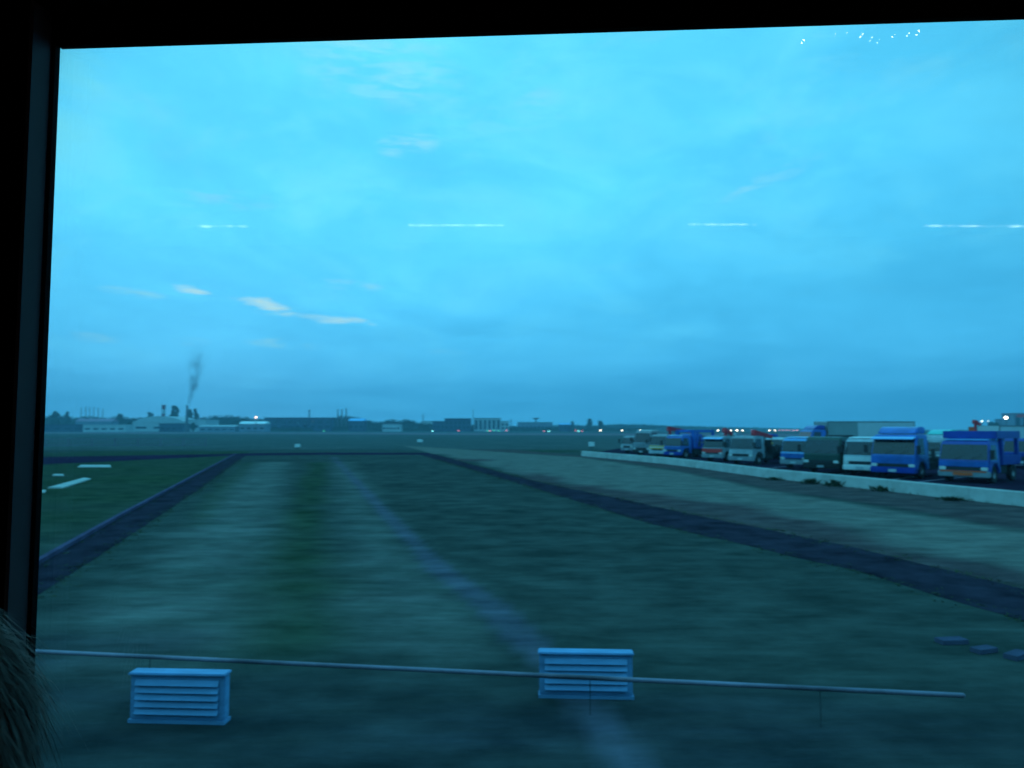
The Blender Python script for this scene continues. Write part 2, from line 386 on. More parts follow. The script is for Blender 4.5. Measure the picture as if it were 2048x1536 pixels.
def grass_mat():
    m, nt2, out = nodes('grass'); l = nt2.links.new
    b = N(nt2, 'ShaderNodeBsdfPrincipled', Roughness=0.95); b.inputs['Specular IOR Level'].default_value = 0.0
    geo = N(nt2, 'ShaderNodeNewGeometry')
    def noise(sc, detail, stretch, lo, hi):
        mp = N(nt2, 'ShaderNodeMapping'); mp.inputs['Scale'].default_value = stretch; mp.inputs['Rotation'].default_value = (0, 0, R(3.5))
        l(geo.outputs['Position'], mp.inputs['Vector'])
        n = N(nt2, 'ShaderNodeTexNoise', Scale=sc, Detail=detail, Roughness=0.6); l(mp.outputs[0], n.inputs['Vector'])
        r = N(nt2, 'ShaderNodeMapRange'); r.inputs[1].default_value = lo; r.inputs[2].default_value = hi
        l(n.outputs['Fac'], r.inputs[0]); return r.outputs[0]
    big = noise(0.14, 6, (0.7, 1, 1), 0.38, 0.62)
    rows = noise(1.1, 6, (0.26, 1, 1), 0.34, 0.66)       # cut grass lying in rows along the track
    fine = noise(9.0, 4, (0.25, 1, 1), 0.3, 0.7)
    def mix(f, a, c):
        x = N(nt2, 'ShaderNodeMix', data_type='RGBA')
        l(f, x.inputs[0]) if not isinstance(f, float) else setattr(x.inputs[0], 'default_value', f)
        for i, q in ((6, a), (7, c)):
            if isinstance(q, tuple): x.inputs[i].default_value = rgb(q)
            else: l(q, x.inputs[i])
        return x.outputs[2]
    def attr(nm):
        a = N(nt2, 'ShaderNodeAttribute', attribute_name=nm); return a.outputs['Fac']
    green = mix(big, (0.052, 0.074, 0.070), (0.092, 0.118, 0.108))
    green = mix(rows, mix(0.45, green, (0.028, 0.048, 0.045)), green)
    dry = mix(rows, (0.20, 0.195, 0.175), (0.29, 0.265, 0.23))
    lush = mix(rows, (0.020, 0.056, 0.022), (0.042, 0.094, 0.042))
    pale = mix(rows, (0.15, 0.185, 0.16), (0.26, 0.26, 0.24))
    soil = mix(rows, (0.115, 0.070, 0.085), (0.165, 0.10, 0.105))
    sy = N(nt2, 'ShaderNodeSeparateXYZ'); l(geo.outputs['Position'], sy.inputs[0])
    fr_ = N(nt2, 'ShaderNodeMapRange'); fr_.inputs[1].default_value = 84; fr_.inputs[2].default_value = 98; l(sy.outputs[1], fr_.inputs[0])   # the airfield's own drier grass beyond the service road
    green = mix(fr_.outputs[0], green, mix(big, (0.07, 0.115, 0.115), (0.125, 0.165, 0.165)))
    c = mix(attr('lush'), green, lush); c = mix(attr('pale'), c, pale); c = mix(attr('dry'), c, dry); c = mix(attr('soil'), c, soil); c = mix(attr('ballast'), c, mix(rows, (0.028, 0.040, 0.048), (0.055, 0.066, 0.088)))
    c = mix(attr('worn'), c, mix(rows, (0.12, 0.115, 0.165), (0.185, 0.175, 0.24)))
    streak = noise(5.0, 5, (0.14, 1, 1), 0.30, 0.70); clump = noise(1.3, 8, (0.7, 1, 1), 0.34, 0.66)
    c = mix(fine, mix(0.25, c, (0.015, 0.02, 0.016)), c)
    c = mix(streak, mix(0.32, c, (0.010, 0.016, 0.012)), c); c = mix(clump, mix(0.38, c, (0.012, 0.018, 0.012)), mix(0.12, c, (0.25, 0.25, 0.2)))
    l(c, b.inputs['Base Color'])
    bp = N(nt2, 'ShaderNodeBump', Strength=0.35, Distance=0.06); l(fine, bp.inputs['Height']); l(bp.outputs[0], b.inputs['Normal'])
    l(b.outputs[0], out.inputs['Surface']); return m
M['grass'] = grass_mat()

def ground():
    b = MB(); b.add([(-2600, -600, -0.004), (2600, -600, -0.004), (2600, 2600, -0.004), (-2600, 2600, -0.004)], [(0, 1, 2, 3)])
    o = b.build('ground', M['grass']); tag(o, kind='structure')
    xs = np.concatenate([np.arange(-52, -14, 0.5), np.arange(-14, 14, 0.16), np.arange(14, 52.01, 0.5)]); ys = np.concatenate([np.arange(2.5, 16, 0.14), np.arange(16, 40, 0.3), np.arange(40, 150, 0.8)])
    X, Y = np.meshgrid(xs, ys); nx, ny = len(xs), len(ys)
    wob = (value_noise(X, Y, 3.0, 2.0, 1) - 0.5) * 1.0 + (value_noise(X, Y, 0.9, 0.7, 2) - 0.5) * 0.5
    big = value_noise(X, Y, 7, 4, 3)
    # dry band between the right hand path and the barrier
    dB, sB = seg_dist(X, Y, BARRIER); dR, sR = seg_dist(X, Y, RIGHT_R[::-1]); dE, sE = seg_dist(X, Y, DRY_R)
    width = np.where(sR > 0, dR, -dR); inside_e = np.where(sE < 0, dE, -dE)
    dry = sstep(0.1, 0.9 + 0.8 * big, width + wob) * sstep(-0.2, 0.9, inside_e + wob * 0.5)
    soil = (width > -0.2) * (1 - sstep(0.9, 2.4, width - 2.4 * (big - 0.45) + wob)) * sstep(0.30, 0.55, value_noise(X, Y, 3.5, 5, 5)) * (Y < 62)
    verge = sstep(-0.5, 0.5, -inside_e + wob * 0.5) * (width > 0) * (sB < 0) * (Y < 90)
    soil = np.clip(soil + 0.85 * verge, 0, 1)
    dL, sL = seg_dist(X, Y, LEFT_R); dM, sM = seg_dist(X, Y, MID_L)
    def swathe(line, hw, soft):
        d, _ = seg_dist(X, Y, px_line(*line)); return sstep(hw + soft, hw - soft, d + wob * 0.55)
    far = sstep(96, 86, Y)
    pale = swathe(((545, 925), (520, 960), (450, 1080), (350, 1200), (230, 1330)), 1.1, 0.9) * (0.45 + 0.55 * value_noise(X, Y, 2.5, 1.2, 8))
    pale = pale + 0.75 * swathe(((680, 925), (700, 960), (745, 1080), (800, 1200), (850, 1290)), 0.75, 0.7) * (0.35 + 0.65 * value_noise(X, Y, 2.2, 1.0, 18))
    pale = np.clip(pale, 0, 1) * sstep(0.1, 1.0, dL) * (sL < 0) * far
    lush = swathe(((640, 925), (618, 990), (590, 1080), (560, 1200)), 0.62, 0.55) * (0.5 + 0.5 * value_noise(X, Y, 3, 2, 9)) * (sL < 0)
    lush = np.maximum(lush, swathe(((590, 1090), (575, 1200), (560, 1290)), 0.85, 0.75) * (0.45 + 0.55 * value_noise(X, Y, 2.2, 1.2, 29)))
    lush = np.maximum(lush, 0.8 * swathe(((740, 1200), (760, 1260)), 0.25, 0.5) * value_noise(X, Y, 1.2, 0.7, 31))
    mc = [tuple((a + b) * 0.5 for a, b in zip(p, q)) for p, q in zip(MID_L, MID_R)]
    dW, _ = seg_dist(X, Y, mc); hwid = 0.13 + 0.08 * value_noise(X, Y, 1.5, 1.5, 41) + 0.0 * Y
    worn = sstep(hwid + 0.14, hwid - 0.08, dW + wob * 0.09) * (0.7 + 0.3 * value_noise(X, Y, 1.1, 0.8, 42)) * sstep(88, 60, Y)
    lush = lush + 0.7 * swathe(((500, 925), (440, 990), (400, 1050)), 0.35, 0.35) * (sL < 0)
    tri = (sL > 0) * sstep(0.2, 2.0, dL) * (Y < 84) * (0.55 + 0.45 * value_noise(X, Y, 5, 3, 12)) * sstep(10, 24, Y)
    lush = np.clip(lush + tri, 0, 1)
    lush = np.clip(lush + 0.6 * sstep(1.0, 0.1, -width) * (width < 0) * (Y < 60) * big, 0, 1)
    g0 = G(1090, 902); lush = np.clip(lush + sstep(1.0, 0, np.hypot((X - g0.x) / 9, (Y - g0.y) / 7)) * (inside_e < 1), 0, 1)
    ball = sstep(8.6, 6.6, Y + 0.12 * X + wob * 0.8) * (0.55 + 0.45 * value_noise(X, Y, 1.6, 0.7, 23)) + 0.6 * swathe(((80, 1290), (330, 1290)), 0.6, 0.6)
    ball = np.clip(ball, 0, 1)
    edge = np.minimum(np.minimum(X + 52, 52 - X) / 4, np.minimum((150 - Y) / 15, 1.0)); edge = np.clip(edge, 0, 1)
    Z = np.zeros_like(X)
    me = bpy.data.meshes.new('lawn')
    co = np.stack([X, Y, Z], -1).reshape(-1, 3)
    i = np.arange(nx * ny).reshape(ny, nx)
    q = np.stack([i[:-1, :-1], i[:-1, 1:], i[1:, 1:], i[1:, :-1]], -1).reshape(-1, 4)
    me.vertices.add(len(co)); me.vertices.foreach_set('co', co.astype(np.float32).ravel())
    me.loops.add(q.size); me.loops.foreach_set('vertex_index', q.ravel().astype(np.int32))
    me.polygons.add(len(q)); me.polygons.foreach_set('loop_start', (np.arange(len(q)) * 4).astype(np.int32))
    me.update(calc_edges=True); me.validate()
    for nm, a in (('dry', dry), ('soil', soil), ('pale', pale), ('lush', lush), ('ballast', ball), ('worn', worn)):
        at = me.attributes.new(nm, 'FLOAT', 'POINT'); at.data.foreach_set('value', (a * edge).astype(np.float32).ravel())
    me.materials.append(M['grass'])
    o = bpy.data.objects.new('lawn', me); C.objects.link(o); tag(o, kind='structure')
ground()

strip('path', LEFT_L, LEFT_R, 0.006, M['asphalt_path'], 0.06, None, None)
strip('path', RIGHT_L, RIGHT_R, 0.006, M['asphalt_path'], 0.10, None, None)
# service road across the far end of the plots
strip('road', px_line((-60, 914), (85, 914), (280, 911), (480, 907.5)), px_line((-60, 932), (85, 929), (280, 920), (480, 910.5)), 0.010, M['road_far'], 0.3, None, None)
strip('road', px_line((480, 907), (650, 905.5), (860, 906)), px_line((480, 911.5), (650, 909.5), (860, 909.5)), 0.009, M['road_far'], 0.25, None, None)
poly_sheet('road', [G(-1200, 864.8), G(400, 864.8), G(1024, 866.5), G(1650, 867.8), G(3300, 869), G(3300, 875), G(1650, 872.5), G(1024, 870), G(400, 867.2), G(-1200, 867)], 0.004, M['taxiway'])
poly_sheet('parking_lot', [G(1172, 909.5), G(1350, 927), G(1548, 953), G(1750, 976), G(2048, 1009), G(2330, 1039), G(2700, 1060), G(2900, 876), G(1700, 876), G(1235, 897)], 0.005, M['asphalt_lot'])

def kerb_line(name, line, wdt, h, m, label, off=0.0):
    b = MB(); P = [Vector((p[0], p[1])) for p in line]; prev = None; rows = []
    for i, p in enumerate(P):
        t = (P[min(i + 1, len(P) - 1)] - P[max(i - 1, 0)]).normalized(); n = Vector((-t.y, t.x))
        a, c = p + n * off, p + n * (off + wdt)
        rows.append([(a.x, a.y, 0), (a.x, a.y, h), (c.x, c.y, h), (c.x, c.y, 0)])
    vs = [v for r in rows for v in r]; fs = []
    for i in range(len(rows) - 1):
        for j in range(3): fs.append((4 * i + j, 4 * i + j + 1, 4 * i + j + 5, 4 * i + j + 4))
    fs += [(0, 1, 2, 3), tuple(4 * (len(rows) - 1) + k for k in (3, 2, 1, 0))]
    b.add(vs, fs); return b.build(name, m)
def tufts(name, lines, label):
    b = MB(); tr = random.Random(3)
    for line, per_m, hgt, spread in lines:
        P = [Vector((p[0], p[1])) for p in line]
        for a, c in zip(P[:-1], P[1:]):
            Ls = (c - a).length; d = (c - a) / Ls; n = Vector((-d.y, d.x))
            for _ in range(int(Ls * per_m)):
                p = a + d * tr.uniform(0, Ls) + n * tr.gauss(0, spread); 
                if p.y > 60 or p.y < 4: continue
                h = hgt * tr.uniform(0.4, 1.3); w_ = tr.uniform(0.005, 0.016)
                for _b in range(4):
                    u = tr.uniform(0, 3.14); ux, uy = math.cos(u) * w_, math.sin(u) * w_; lx, ly = tr.gauss(0, 0.05), tr.gauss(0, 0.05); x, y = p.x + tr.gauss(0, .04), p.y + tr.gauss(0, .04)
                    b.add([(x - ux, y - uy, 0), (x + ux, y + uy, 0), (x + lx, y + ly, h)], [(0, 1, 2)])
    o = b.build(name, M['blade']); tag(o, label, 'grass', kind='stuff')
tufts('grass', [(LEFT_R, 16, 0.035, 0.14), (LEFT_L, 10, 0.04, 0.10), (RIGHT_L, 18, 0.035, 0.16), (RIGHT_R, 16, 0.04, 0.18), (BARRIER, 8, 0.10, 0.10)], 'ragged grass growing along the borders of the paths and the barrier foot')
o = kerb_line('kerb', LEFT_L, 0.12, 0.09, M['kerb'], None); tag(o, kind='structure')
# parking bay lines
for (a, b_) in (((1838, 964), (1925, 954.5)), ((1985, 936), (2070, 927)), ((1655, 952), (1720, 944.5)), ((1775, 961), (1830, 953)), ((1520, 938), (1590, 931)), ((2040, 990), (2140, 977))):
    p, q = G(*a), G(*b_); d = (q - p).normalized(); n = Vector((-d.y, d.x, 0)) * 0.09
    poly_sheet('bay_marking', [p - n, p + n, q + n, q - n], 0.010, M['marking'])

# low concrete barrier between the verge and the lorry park
def barrier():
    r = thing('concrete_barrier', 'long low pale concrete barrier wall in front of the parked lorries', 'barrier', (BARRIER[0].x, BARRIER[0].y, 0))
    line = [Vector((p.x, p.y)) for p in BARRIER]; dist = [0]
    for a, b in zip(line[:-1], line[1:]): dist.append(dist[-1] + (b - a).length)
    def at(t):
        k = max(j for j in range(len(dist)) if dist[j] <= t + 1e-9); k = min(k, len(line) - 2)
        return line[k].lerp(line[k + 1], (t - dist[k]) / (dist[k + 1] - dist[k])), (line[k + 1] - line[k]).normalized()
    t, n = 0.0, 0
    while t < dist[-1] - 0.5:
        L_ = min(4.0, dist[-1] - t); b = MB(); rows = []
        for u in (0.006, L_ - 0.006):
            p, d = at(t + u); nn = Vector((-d.y, d.x)); row = []
            for off, z in ((-0.13, 0), (-0.11, 0.46), (-0.08, 0.49), (0.08, 0.49), (0.11, 0.46), (0.13, 0)):
                q = p + nn * off; row.append((q.x - BARRIER[0].x, q.y - BARRIER[0].y, z + 0.0))
            rows.append(row)
        vs = rows[0] + rows[1]; b.add(vs, [(i, i + 1, i + 7, i + 6) for i in range(5)] + [(0, 1, 2, 3, 4, 5), (11, 10, 9, 8, 7, 6)])
        b.build('wall_segment', M['concrete'], r); t += L_
barrier()

def weed(px, py, hgt, wd, label):
    c = G(px, py); b = MB()
    for i in range(130):
        a = rng.uniform(0, 6.28); r_ = wd * abs(rng.gauss(0, 0.45)); h = hgt * rng.uniform(0.4, 1.0) * max(0.25, 1 - (r_ / wd) ** 2)
        x, y = r_ * math.cos(a), r_ * math.sin(a); tx, ty = rng.gauss(0, 0.08), rng.gauss(0, 0.08); w2 = rng.uniform(0.010, 0.028)
        u = rng.uniform(0, 3.14); ux, uy = math.cos(u) * w2, math.sin(u) * w2
        b.add([(x - ux, y - uy, 0), (x + ux, y + uy, 0), (x + tx + ux * 1.3, y + ty + uy * 1.3, h * 0.6), (x + tx * 2, y + ty * 2, h), (x + tx - ux * 1.3, y + ty - uy * 1.3, h * 0.6)], [(0, 1, 2, 3, 4)])
    o = b.build('weed_tuft', M['leaf_weed'], loc=c); tag(o, label, 'weed', 'weeds growing along the foot of the barrier'); return o
weed(1548, 960, 0.20, 0.7, 'small dark weed tuft at the barrier foot in front of the pale blue lorry')
weed(1622, 967, 0.30, 0.8, 'dark weed tuft at the barrier foot in front of the dark green lorry')
weed(1672, 972, 0.34, 1.0, 'widest dark weed clump at the barrier foot below the white lorry')
weed(1764, 982, 0.28, 0.85, 'dark weed tuft at the barrier foot in front of the tall blue lorry')
weed(1905, 1001, 0.18, 0.7, 'low weed tuft at the barrier foot in front of the navy blue lorry')

# ------------------------------------------------------------------ lineside: pipe rail, louvred boxes, slabs
def pipe_rail():
    a, c = G(75, 1303, 0.33), G(1925, 1391, 0.33); d = (c - a).normalized(); a2 = a - d * 3.0
    r = thing('pipe_rail', 'long thin pale metal pipe rail running low over the lineside grass', 'rail', (a2.x, a2.y, 0))
    o0 = Vector((a2.x, a2.y, 0)); b = MB(); b.tube(a2 - o0, c - o0, 0.021, n=14); b.build('pipe', M['steel_pale'], r, smooth=True)
    b = MB(); b.sphere(c - o0, 0.0215, 12, 8); b.build('end_cap', M['steel_pale'], r, smooth=True)
    Ltot = (c - a2).length
    for px in (-60, 300, 1180, 1640):
        q = G(px, 1303 + (px - 75) * (88 / 1850), 0.33); b = MB(); qq = q - o0
        b.tube((qq.x, qq.y, 0.0), (qq.x, qq.y, 0.312), 0.004, n=8)
        b.build('support_post', M['steel_dark'], r)
pipe_rail()

def louvred_box(px, py, wd, label, rz):
    c = G(px, py)
    r = thing('louvred_cabinet', label, 'cabinet', c, rz, 'pale louvred trackside cabinets')
    b = MB(); b.box(-wd / 2, wd / 2, 0.0, 0.10, 0.03, 0.415); b.build('housing', M['cabinet_paint'], r, 0.008)
    b = MB(); b.box(-wd / 2 - 0.012, wd / 2 + 0.012, -0.03, 0.112, 0.415, 0.44); b.build('lid', M['cabinet_paint'], r, 0.008)
    b = MB(); b.box(-wd / 2 - 0.01, wd / 2 + 0.01, -0.012, 0.11, 0.0, 0.03); b.build('plinth', M['cabinet_paint'], r)
    b = MB(); b.box(-wd / 2 + 0.05, wd / 2 - 0.05, -0.004, 0.02, 0.075, 0.385); b.build('vent_opening', M['louvre_gap'], r)
    b = MB()
    for k in range(5):
        z = 0.085 + k * 0.062
        b.add([(-wd / 2 + 0.052, -0.034, z), (wd / 2 - 0.052, -0.034, z), (wd / 2 - 0.052, -0.006, z + 0.046), (-wd / 2 + 0.052, -0.006, z + 0.046),
               (-wd / 2 + 0.052, -0.030, z - 0.004), (wd / 2 - 0.052, -0.030, z - 0.004), (wd / 2 - 0.052, -0.002, z + 0.040), (-wd / 2 + 0.052, -0.002, z + 0.040)],
              [(0, 1, 2, 3), (7, 6, 5, 4), (0, 4, 5, 1), (2, 6, 7, 3), (1, 5, 6, 2), (0, 3, 7, 4)])
    b.build('louvre', M['cabinet_paint'], r)
    return r
louvred_box(353, 1447, 0.86, 'pale blue louvred cabinet on the grass in front of the pipe rail', R(-3))
louvred_box(1172, 1397, 0.90, 'pale blue louvred cabinet behind the pipe rail, over the worn path', R(-3))
for k, (px, py, w_, d_, label) in enumerate(((1903, 1286, 0.34, 0.16, 'pale flat concrete slab in the grass, farthest of the three by the right path'),
                                      (1968, 1304, 0.28, 0.14, 'pale flat concrete slab in the grass between two like it'),
                                      (2034, 1315, 0.32, 0.15, 'pale flat concrete slab in the grass at the frame edge, nearest of the three'))):
    c = G(px, py); b = MB(); b.box(-w_ / 2, w_ / 2, -d_ / 2, d_ / 2, 0, 0.055)
    o = b.build('concrete_slab', M['slab'], None, 0.004, loc=c); o.rotation_euler.z = R(8 + 12 * k); tag(o, label, 'slab', 'slabs lying in the grass')
# pale slabs beyond the left path
def flat_slab(pts, label, h=0.05):
    P = [G(*p) for p in pts]; c = sum(P, Vector()) / len(P); b = MB(); n = len(P)
    vs = [(p.x - c.x, p.y - c.y, 0) for p in P] + [(p.x - c.x, p.y - c.y, h) for p in P]
    b.add(vs, [tuple(range(n, 2 * n)), tuple(range(n - 1, -1, -1))] + [(i, (i + 1) % n, (i + 1) % n + n, i + n) for i in range(n)])
    o = b.build('concrete_slab', M['concrete'], None, loc=(c.x, c.y, 0)); tag(o, label, 'slab', 'white slabs beyond the left path')
flat_slab([(95, 977), (125, 977), (182, 959), (168, 957)], 'long white slab lying slantwise in the grass beyond the left path')
flat_slab([(155, 935), (222, 935), (220, 931), (162, 931)], 'white slab lying straight across beside the far service road')
flat_slab([(70, 986), (90, 986), (92, 982), (70, 982)], 'small white slab in the grass beside the window edge')
flat_slab([(105, 952), (128, 952), (126, 949.5), (108, 949.5)], 'tiny pale slab between the two long white slabs')

# white airfield marker boxes in the far grass
def marker(px, ptop, pbot, wpx, label):
    c = G(px, pbot); s = c.y / F; h = (pbot - ptop) * s; w_ = wpx * s
    r = thing('marker_post', label, 'marker', c, 0, 'white marker boxes in the far grass')
    b = MB(); b.tube((0, 0, 0), (0, 0, h * 0.5), 0.05, n=8); b.build('post', M['steel_dark'], r)
    b = MB(); b.box(-w_ / 2, w_ / 2, -0.12, 0.12, h * 0.42, h); b.build('box', M['white_paint'], r, 0.02)
marker(595, 888, 899, 10, 'white marker box on a short post beyond the middle of the service road')
marker(840, 879, 888, 10, 'small white marker box on a post beyond the end of the right path')
marker(1183, 884, 899, 11, 'white marker box on a post behind the far end of the concrete barrier')

def fence():
    a, c = G(40, 894), G(410, 893); d = (c - a); Ln = d.length; d.normalize()
    r = thing('picket_fence', 'thin grey steel picket fence across the grass on the left', 'fence', a, math.atan2(d.y, d.x))
    for z in (0.25, 1.12):
        b = MB(); b.box(0, Ln, -0.02, 0.02, z - 0.025, z + 0.025); b.build('rail', M['fence_steel'], r)
    b = MB(); n = int(Ln / 0.40)
    for i in range(n + 1): b.box(i * 0.4 - 0.03, i * 0.4 + 0.03, -0.045, -0.022, 0.05, 1.25)
    o = b.build('pickets', M['fence_steel'], r); o['kind'] = 'stuff'
    n = int(Ln / 3.2)
    for i in range(n + 1):
        b = MB(); b.box(i * 3.2 + 0.1, i * 3.2 + 0.18, 0.022, 0.10, 0, 1.3); b.build('post', M['fence_steel'], r)
fence()

# ------------------------------------------------------------------ lorries
HEAD = R(219)
def wheel_mesh():
    b = MB(); b.lathe([(0.20, -0.11), (0.36, -0.12), (0.40, -0.09), (0.41, 0.0), (0.40, 0.09), (0.36, 0.12), (0.20, 0.11)], 'y', 24)
    return b
def add_wheel(parent, x, y, r):
    k = r / 0.41; b = MB(); b.lathe([(0.20 * k, -0.11), (0.36 * k, -0.12), (0.40 * k, -0.09), (r, 0), (0.40 * k, 0.09), (0.36 * k, 0.12), (0.20 * k, 0.11)], 'y', 24)
    wv = b.build('wheel', M['tyre'], parent, smooth=True, loc=(x, y, r))
    s = 1 if y > 0 else -1
    b = MB(); b.lathe([(0.001, 0.05 * s), (0.06 * k, 0.055 * s), (0.065 * k, 0.02 * s), (0.16 * k, 0.03 * s), (0.20 * k, 0.10 * s), (0.205 * k, 0.0)], 'y', 20)
    b.build('rim', M['rim'], wv, smooth=True)
def lorry(name, label, px, py, W=1.9, cabH=2.05, cabL=1.55, col='cab_white', panel=None, bumper='cab_white', body=None, rz=HEAD, total=5.5, visor=None,
          deflector=None, roof=None, stripe=None, plate=None, wr=0.40, grp='lorries parked behind the barrier', cat='lorry', at=None, lights=True, stripe2=None):
    c = at if at is not None else G(px, py); r = thing(name, label, cat, c, rz, grp)
    hw = W / 2; belt = 0.52 * cabH; fl = 0.46; ax = -0.82
    arch = [(ax + 0.52 * math.cos(t), fl + 0.0 + max(0, 0.46 * math.sin(t))) for t in [math.pi * i / 8 for i in range(9)]]
    prof = [(0, fl), (0.03, 0.75), (0.0, belt), (-0.27, cabH - 0.14), (-0.40, cabH - 0.02), (-0.75, cabH), (-cabL, cabH - 0.03), (-cabL, fl)] + arch[::-1]
    b = MB(); b.prism(prof, -hw, hw)
    for i, (x, y, z) in enumerate(b.v):
        if z > belt: b.v[i] = (x, y * (1 - 0.07 * (z - belt) / (cabH - belt)), z)
    b.build('cab', M[col], r, 0.045, seg=3)
    # windscreen follows the sloping front
    z0, z1 = belt + 0.06, cabH - 0.20
    def fx(z): return 0.27 * -(z - belt) / (cabH - 0.14 - belt)
    def slab(nm, m, za, zb, wa, wb, out, th=0.02):
        b = MB(); xa, xb = (fx(za) if za > belt else 0.02) + out, (fx(zb) if zb > belt else 0.02) + out
        b.add([(xa, -wa, za), (xa, wa, za), (xb, wb, zb), (xb, -wb, zb), (xa - th, -wa, za), (xa - th, wa, za), (xb - th, wb, zb), (xb - th, -wb, zb)],
              [(0, 1, 2, 3), (7, 6, 5, 4), (0, 4, 5, 1), (2, 6, 7, 3), (1, 5, 6, 2), (0, 3, 7, 4)])
        return b.build(nm, M[m], r)
    slab('windscreen', 'glass_dark', z0, z1, hw * 0.93, hw * 0.89, 0.010)
    for s in (-0.35, 0.3):
        b = MB(); b.tube((fx(z0) + 0.03, s * hw, z0 + 0.02), (fx(z0 + 0.3) + 0.03, s * hw + 0.45, z0 + 0.22), 0.012, n=6); b.build('wiper', M['black_plastic'], r)
    if panel: slab('front_panel', panel, 0.80, belt - 0.03, hw * 0.96, hw * 0.96, 0.022)
    if stripe: slab('stripe', stripe, belt - 0.34, belt - 0.04, hw * 0.965, hw * 0.965, 0.036)
    if stripe2: slab('stripe', stripe2, belt - 0.24, belt - 0.14, hw * 0.97, hw * 0.97, 0.046)
    slab('grille', 'black_plastic', 0.62, 0.78, hw * 0.72, hw * 0.72, 0.03)
    b = MB(); b.prism([(0.10, 0.30), (0.12, 0.55), (0.05, 0.60), (-0.22, 0.60), (-0.22, 0.30)], -hw * 1.0, hw * 1.0); bp = b.build('bumper', M[bumper], r, 0.03)
    b = MB(); b.box(0.121, 0.132, -0.2, 0.2, 0.36, 0.50); b.build('number_plate', M[plate or 'cab_white'], bp)
    for s in (-1, 1):
        b = MB(); b.box(0.03, 0.075, s * hw * 0.82 - 0.15, s * hw * 0.82 + 0.15, 0.62, 0.78); b.build('headlight', M['headlight'], r, 0.02)
        # door with its window
        yo = s * hw; z2 = belt + 0.05
        def side(nm, m, xs, out, par=r):
            b = MB(); vs = []
            for k in (0.0, 0.012):
                for (x, z) in xs:
                    tpr = 1 - 0.07 * max(0, z - belt) / (cabH - belt)
                    vs.append((x, s * (hw * tpr + out - 0.012 + k), z))
            n = len(xs); b.add(vs, [tuple(range(n)), tuple(range(2 * n - 1, n - 1, -1))] + [(i, (i + 1) % n, (i + 1) % n + n, i + n) for i in range(n)])
            return b.build(nm, M[m], par)
        dr = side('door', col, [(-0.13, belt - 0.02), (-0.13, 0.98), (-1.18, 0.98), (-1.18, cabH - 0.13), (-0.36, cabH - 0.13)], 0.006)
        side('door_window', 'glass_dark', [(-0.24, belt + 0.06), (-1.10, belt + 0.06), (-1.10, cabH - 0.22), (-0.44, cabH - 0.22)], 0.012, dr)
        b = MB(); b.box(-1.12, -0.98, s * (hw + 0.012) - 0.012, s * (hw + 0.012) + 0.012, belt - 0.12, belt - 0.09); b.build('handle', M['black_plastic'], dr)
        b = MB(); b.tube((-0.20, s * hw * 0.98, belt + 0.52), (0.12, s * (hw + 0.18), belt + 0.50), 0.014, n=6); b.tube((-0.10, s * hw, belt + 0.08), (0.12, s * (hw + 0.18), belt + 0.16), 0.014, n=6)
        b.box(0.09, 0.15, s * (hw + 0.18) - 0.09, s * (hw + 0.18) + 0.09, belt + 0.12, belt + 0.54); b.build('mirror', M['black_plastic'], r)
        add_wheel(r, ax, s * (hw - 0.17), wr); add_wheel(r, -total + 1.35, s * (hw - 0.20), wr)
        b = MB(); b.box(-total + 0.3, -cabL - 0.05, s * 0.38 - 0.05, s * 0.38 + 0.05, 0.56, 0.78); b.build('chassis_rail', M['chassis'], r)
    for xx in (ax, -total + 1.35):
        b = MB(); b.tube((xx, -hw + 0.2, wr), (xx, hw - 0.2, wr), 0.07, n=8); b.build('axle', M['chassis'], r)
    for s in (-1, 1):
        b = MB(); b.box(-cabL - 1.3, -cabL - 0.3, min(s * hw * 0.45, s * hw * 0.88), max(s * hw * 0.45, s * hw * 0.88), 0.42, 0.8); b.build('side_tank', M['chassis'], r, 0.03)
    if visor:
        b = MB(); zt = cabH - 0.17; b.prism([(-0.25, zt), (0.10, zt - 0.10), (0.10, zt - 0.06), (-0.23, zt + 0.05)], -hw * 0.93, hw * 0.93); b.build('sun_visor', M[visor], r)
    if deflector:
        b = MB(); b.prism([(-0.45, cabH + 0.02), (-0.55, cabH + 0.12), (-0.85, cabH + 0.34), (-1.15, cabH + 0.40), (-cabL, cabH + 0.38), (-cabL, cabH + 0.02)], -hw * 0.85, hw * 0.85); b.build('roof_deflector', M[deflector], r, 0.05)
    if roof:
        b = MB(); b.prism([(-0.36, cabH + 0.004), (-0.5, cabH + 0.05), (-1.0, cabH + 0.075), (-cabL + 0.05, cabH + 0.06), (-cabL + 0.02, cabH + 0.004)], -hw * 0.86, hw * 0.86); b.build('roof_panel', M[roof], r, 0.03)
    return r
def cargo_box(r, x0, x1, W, z0, z1, m, m2=None, frame='bed_steel'):
    b = MB(); b.box(x1, x0, -W / 2, W / 2, z0, z1); bx = b.build('cargo_box', M[m], r, 0.02)
    b = MB()
    for s in (-1, 1):
        b.box(x1 - 0.01, x0 + 0.01, s * W / 2 - 0.03, s * W / 2 + 0.03, z1 - 0.05, z1 + 0.03); b.box(x1 - 0.01, x0 + 0.01, s * W / 2 - 0.03, s * W / 2 + 0.03, z0 - 0.06, z0 + 0.05)
    for x in (x0, x1):
        for s in (-1, 1): b.box(x - 0.035, x + 0.035, s * W / 2 - 0.034, s * W / 2 + 0.034, z0 - 0.055, z1 + 0.034)
    b.build('edge_rail', M[frame], bx)
    if m2:
        b = MB(); b.box(x0 - 2.9, x0 - 0.05, W / 2 - 0.02, W / 2 + 0.008, z0 + 0.06, z1 - 0.06); b.box(x0 - 0.02, x0 + 0.012, -W / 2 + 0.05, W / 2 - 0.05, z0 + 0.06, z1 - 0.06); b.build('side_panel', M[m2], bx)
